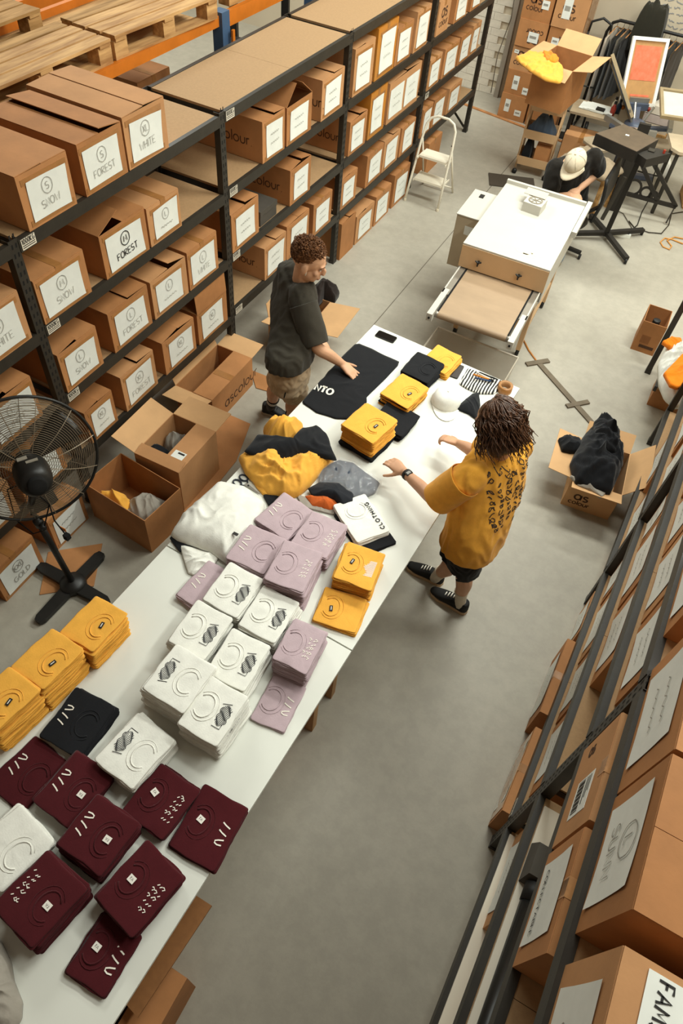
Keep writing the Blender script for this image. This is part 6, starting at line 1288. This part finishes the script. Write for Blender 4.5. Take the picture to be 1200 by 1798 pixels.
for k in range(760):
    g = rr.uniform(-PI, PI); fr = rr.random(); back = -math.cos(g)   # g=0 points forward
    nx = math.sin(g); ny = math.cos(g)
    if ny > .42: continue
    pts = []; L0 = rr.uniform(.17, .255); n_ = 13; ph = rr.uniform(0, 6.28); wa = rr.uniform(.008, .019); off = rr.uniform(.0, .022)
    st0 = rr.uniform(.05, 1.0)
    for i in range(n_ + 1):
        t = i / n_
        th = st0 * .5 + t * 1.9
        if th < 1.45: p = V(nx * (.080 + off) * math.sin(th), -.022 + ny * (.094 + off) * math.sin(th), .040 + (.084 + off) * math.cos(th)); last = p
        else:
            dz = (th - 1.45) / 1.9 * L0 * 1.9
            fl = 1.10 + .22 * min(1, dz / .16)
            p = V(last.x * fl, -.022 + (last.y + .022) * fl, last.z - dz)
        am = wa * min(1, max(.12, (t - .2) * 2.2)); p += V(math.cos(ph + i * 1.15) * am, math.sin(ph + i * 1.15) * am, math.sin(ph * 2 + i * 1.3) * am * .5)
        pts.append(hm @ p)
    hr.tube(pts, [.0030] * (n_ - 2) + [.0026, .002, .0012], 4)
hr.build('hair', HAIRD, wm, True)
YT = fab('yellow_tee', 'E9A63E', .06); ts = MB()
loft(ts, [(PV - UP * .20, .222, .172, Rr, F), (PV + UP * .02, .21, .162, Rr, F), (CH, .205, .15, sh, F), ((RS + LS) / 2 + UP * .0, .185, .12, sh, F), ((RS + LS) / 2 + UP * .045, .13, .09, sh, F), (NK - UP * .02, .068, .065, sh, F)])
limb(ts, [(LS + sh * .03, .085), (LS + (LE - LS) * .25, .088), (LS + (LE - LS) * .5, .07)]); limb(ts, [(RS - sh * .03, .085), (RS + (RE - RS) * .25, .086), (RS + (RE - RS) * .5, .07)])
tm = remesh(ts, .011, 3, YT, 'shirt'); wrinkle(tm, .012, 7.0, (9, 9, 4)); cut(tm, PV - UP * .115, -UP, .5); sho = hemmed('shirt', tm, wm); sleeve(sho, YT, LS, LE, .096, .094, .08, .95, 5.0); sleeve(sho, YT, RS, RE, .092, .088, .08, .85, 6.0)
# print on the back: scattered brushed glyphs
BK = -F; cpt = (RS + LS) / 2 * .78 + PV * .22
bvh = None
from mathutils.bvhtree import BVHTree
bv = BVHTree.FromPolygons([v.co for v in tm.vertices], [p.vertices[:] for p in tm.polygons]); rr = random.Random(21); pm = MB()
for row in range(11):
    for c in range(6):
        if rr.random() < .08: continue
        u0 = -.13 + c * .050 + rr.uniform(-.01, .01); v0 = .13 - row * .034; n_ = rr.choice((5, 7, 9)); s_ = rr.uniform(.010, .017); last = None
        for i in range(n_ + 1):
            q = cpt + Rr * (u0 + s_ * math.cos(i * 1.05 + c + row)) + UP * (v0 + s_ * math.sin(i * 1.45 + row * 2)) ; o_ = q + BK * .5; hit = bv.ray_cast(o_, -BK)
            if hit[0] is not None:
                P = hit[0] + hit[1] * .0045
                if last is not None and (P - last[0]).length < .06:
                    d = (P - last[0]); n2 = hit[1].cross(d).normalized() * .0024
                    pm.add([last[0] + n2, last[0] - n2, P - n2, P + n2], [(0, 1, 2, 3)])
                last = (P,)
pm.build('back_print', PR_K, sho)
SH = fab('black_shorts', '17171A', .1); so = MB(); loft(so, [(PV - UP * .18, .16, .125, Rr, F), (PV - UP * .02, .165, .13, Rr, F), (PV + UP * .06, .15, .12, Rr, F)])
for a, k in ((LH, LK), (RH, RK)): limb(so, [(a, .10), ((a + k) / 2, .104), (k, .104)])
sm_ = remesh(so, .010, 2, SH, 'shorts'); wrinkle(sm_, .008, 9.0, (12, 12, 8))
for a, k in ((LH, LK), (RH, RK)): cut(sm_, k * .92 + a * .08, k - a, .15)
hemmed('shorts', sm_, wm)
WS = fab('white_sock', 'D2C8B6')
for an, k, hh, tt in ((LA, LK, V((-0.100, 2.609, 0.000)), V((-0.374, 2.641, 0.000))), (RA, RK, V((-0.325, 2.733, 0.000)), V((-0.595, 2.744, 0.000)))):
    d = (k - an).normalized(); MB().tube([an - d * .04, an + d * .02, an + d * .08, an + d * .13, an + d * .135], [.038, .037, .040, .046, .043], 14).build('sock', WS, wm, True)
    shoe(wm, hh, tt, .098, mat('black_canvas', '1B1A1A', .8, .1), mat('gum_sole', 'C2A684', .6, .05), PR_W)
d = (LW - LE).normalized(); wt_ = MB().tube([LW - d * .045, LW - d * .022], .033, 16).build('watch_strap', BLK, wm, True); up2 = V(.25, -.35, .9).normalized()
MB().box((0, 0, 0), (.034, .030, .010), basis(LW - d * .034 + up2 * .035, d, up2)).build('watch_case', BLK, wm); MB().box((0, 0, .006), (.024, .020, .002), basis(LW - d * .034 + up2 * .035, d, up2)).build('watch_face', mat('watch_glass', '6D6A60', .2, .1), wm)

# ---- seated person in a cap
cp_ = thing('person', 'person in black shirt and pale cap bending forward behind the dryer', 'person', (0, 0, 0))
HC = V((-0.944, 6.794, 1.080)); RS = V((-1.144, 6.948, 0.930)); LS = V((-0.838, 7.223, 1.020)); PV = V(-.95, 7.28, .54); MID = (RS + LS) / 2; sh = (RS - LS).normalized(); F = V(-.1, -1, 0); F = (V(0, 0, 1).cross(sh)).normalized()
if F.y > 0: F = -F
Rr = F.cross(UP); NK = MID + F * .07 + UP * .05; RE = V((-1.063, 6.813, 0.740)); LE = V((-0.785, 7.361, 0.840)); RW = V((-0.923, 6.955, 0.740)); LW = V((-0.864, 7.085, 0.760))
HF = V(-.22, -.80, -.62); HM = basis(HC, HF, (0, -.3, 1))
mb = MB(); head(mb, HM, 1.05); limb(mb, [(NK - F * .05 - UP * .03, .058), (HC - HM.to_3x3() @ V(0, .02, .05), .052)], 14)
CH = MID * .55 + PV * .45 - F * .05
loft(mb, [(PV, .15, .11, Rr, F), (CH, .15, .10, sh, F), (MID - F * .02, .14, .085, sh, F), (NK - F * .03, .06, .05, sh, F)])
limb(mb, [(RS, .052), ((RS + RE) / 2, .05), (RE, .042), (RW, .028)]); limb(mb, [(LS, .052), ((LS + LE) / 2, .05), (LE, .042), ((LE + LW) / 2, .040), (LW, .028)])
hand(mb, RW, (.6, .1, .0), (0, -.3, 1), 1, .7); hand(mb, LW, (-.45, -.6, -.25), (.1, -.3, 1), -1, .7)
link('body', remesh(mb, .007, 2, SKIN), cp_)
face(cp_, HM, 1.05, HAIRB, SKIN)
ts = MB(); loft(ts, [(PV - UP * .0, .185, .15, Rr, F), (CH, .195, .145, sh, F), (MID - F * .03, .20, .12, sh, F), (MID + F * .03 + UP * .03, .12, .09, sh, F), (NK, .07, .065, sh, F)])
limb(ts, [(RS - sh * .02, .088), (RS + (RE - RS) * .5, .088), (RS + (RE - RS) * .75, .084)]); limb(ts, [(LS + sh * .02, .088), (LS + (LE - LS) * .5, .088), (LS + (LE - LS) * .8, .084)])
tm = remesh(ts, .012, 3, fab('black_tee', '1E1B17', .1), 'shirt'); wrinkle(tm, .009, 12.0); link('shirt', tm, cp_)
JN = fab('pale_jeans', '7E8A96', .08); so = MB(); K1 = V(-1.10, 6.92, .52); K2 = V(-.84, 6.92, .52)
for a, k, an in ((PV + Rr * .09, K1, V(-1.08, 6.98, .08)), (PV - Rr * .09, K2, V(-.82, 7.0, .08))): limb(so, [(a, .10), ((a + k) / 2, .088), (k, .07), ((k + an) / 2, .062), (an, .055)])
link('jeans', remesh(so, .011, 2, JN, 'jeans'), cp_)
for x in (-1.08, -.82): shoe(cp_, V(x, 7.06, 0), V(x - .02, 6.80, 0), .098, MATS['black_shoe'], MATS['grey_sole'], STEELD)
CAPM = fab('pale_cap_twill', 'D8CBB2', .04); S = HM @ Matrix.Scale(1.1, 4); cm = MB(); cm.lathe([(.096, .018), (.096, .05), (.088, .085), (.066, .112), (.034, .127), (.004, .131)], 24, S @ Matrix.Translation((0, -.012, 0)) @ Matrix.Diagonal((.88, 1.06, 1, 1))); cm.build('cap_crown', CAPM, cp_, True)
br = []; 
for j in range(5):
    for i in range(13): a = PI * i / 12; rr_ = .09 + .075 * j / 4 * math.sin(a) ** .7; br.append(S @ Vector((.086 * math.cos(a) * (1 + .05 * j / 4), rr_ * math.sin(a) - .01, .022 - .012 * (j / 4) - .028 * math.cos(a) ** 2 * j / 4)))
b = MB().add(br, [(j * 13 + i, j * 13 + i + 1, (j + 1) * 13 + i + 1, (j + 1) * 13 + i) for j in range(4) for i in range(12)]).build('cap_brim', CAPM, cp_, True); b.modifiers.new('s', 'SOLIDIFY').thickness = .005
MB().ell(tuple(S @ Vector((0, -.012, .133))), (.009, .009, .007), 8, 6).build('cap_button', CAPM, cp_, True)
for k in range(6): a = k * PI / 3 + .2; MB().tube([S @ (Vector((.88 * math.cos(a) * r, -.012 + 1.06 * math.sin(a) * r, z + .0015))) for r, z in ((.096, .05), (.088, .085), (.066, .112), (.034, .127))], .0016, 4).build('cap_seam', mat('cap_seam', 'B9AB90', .8, .05), cp_)
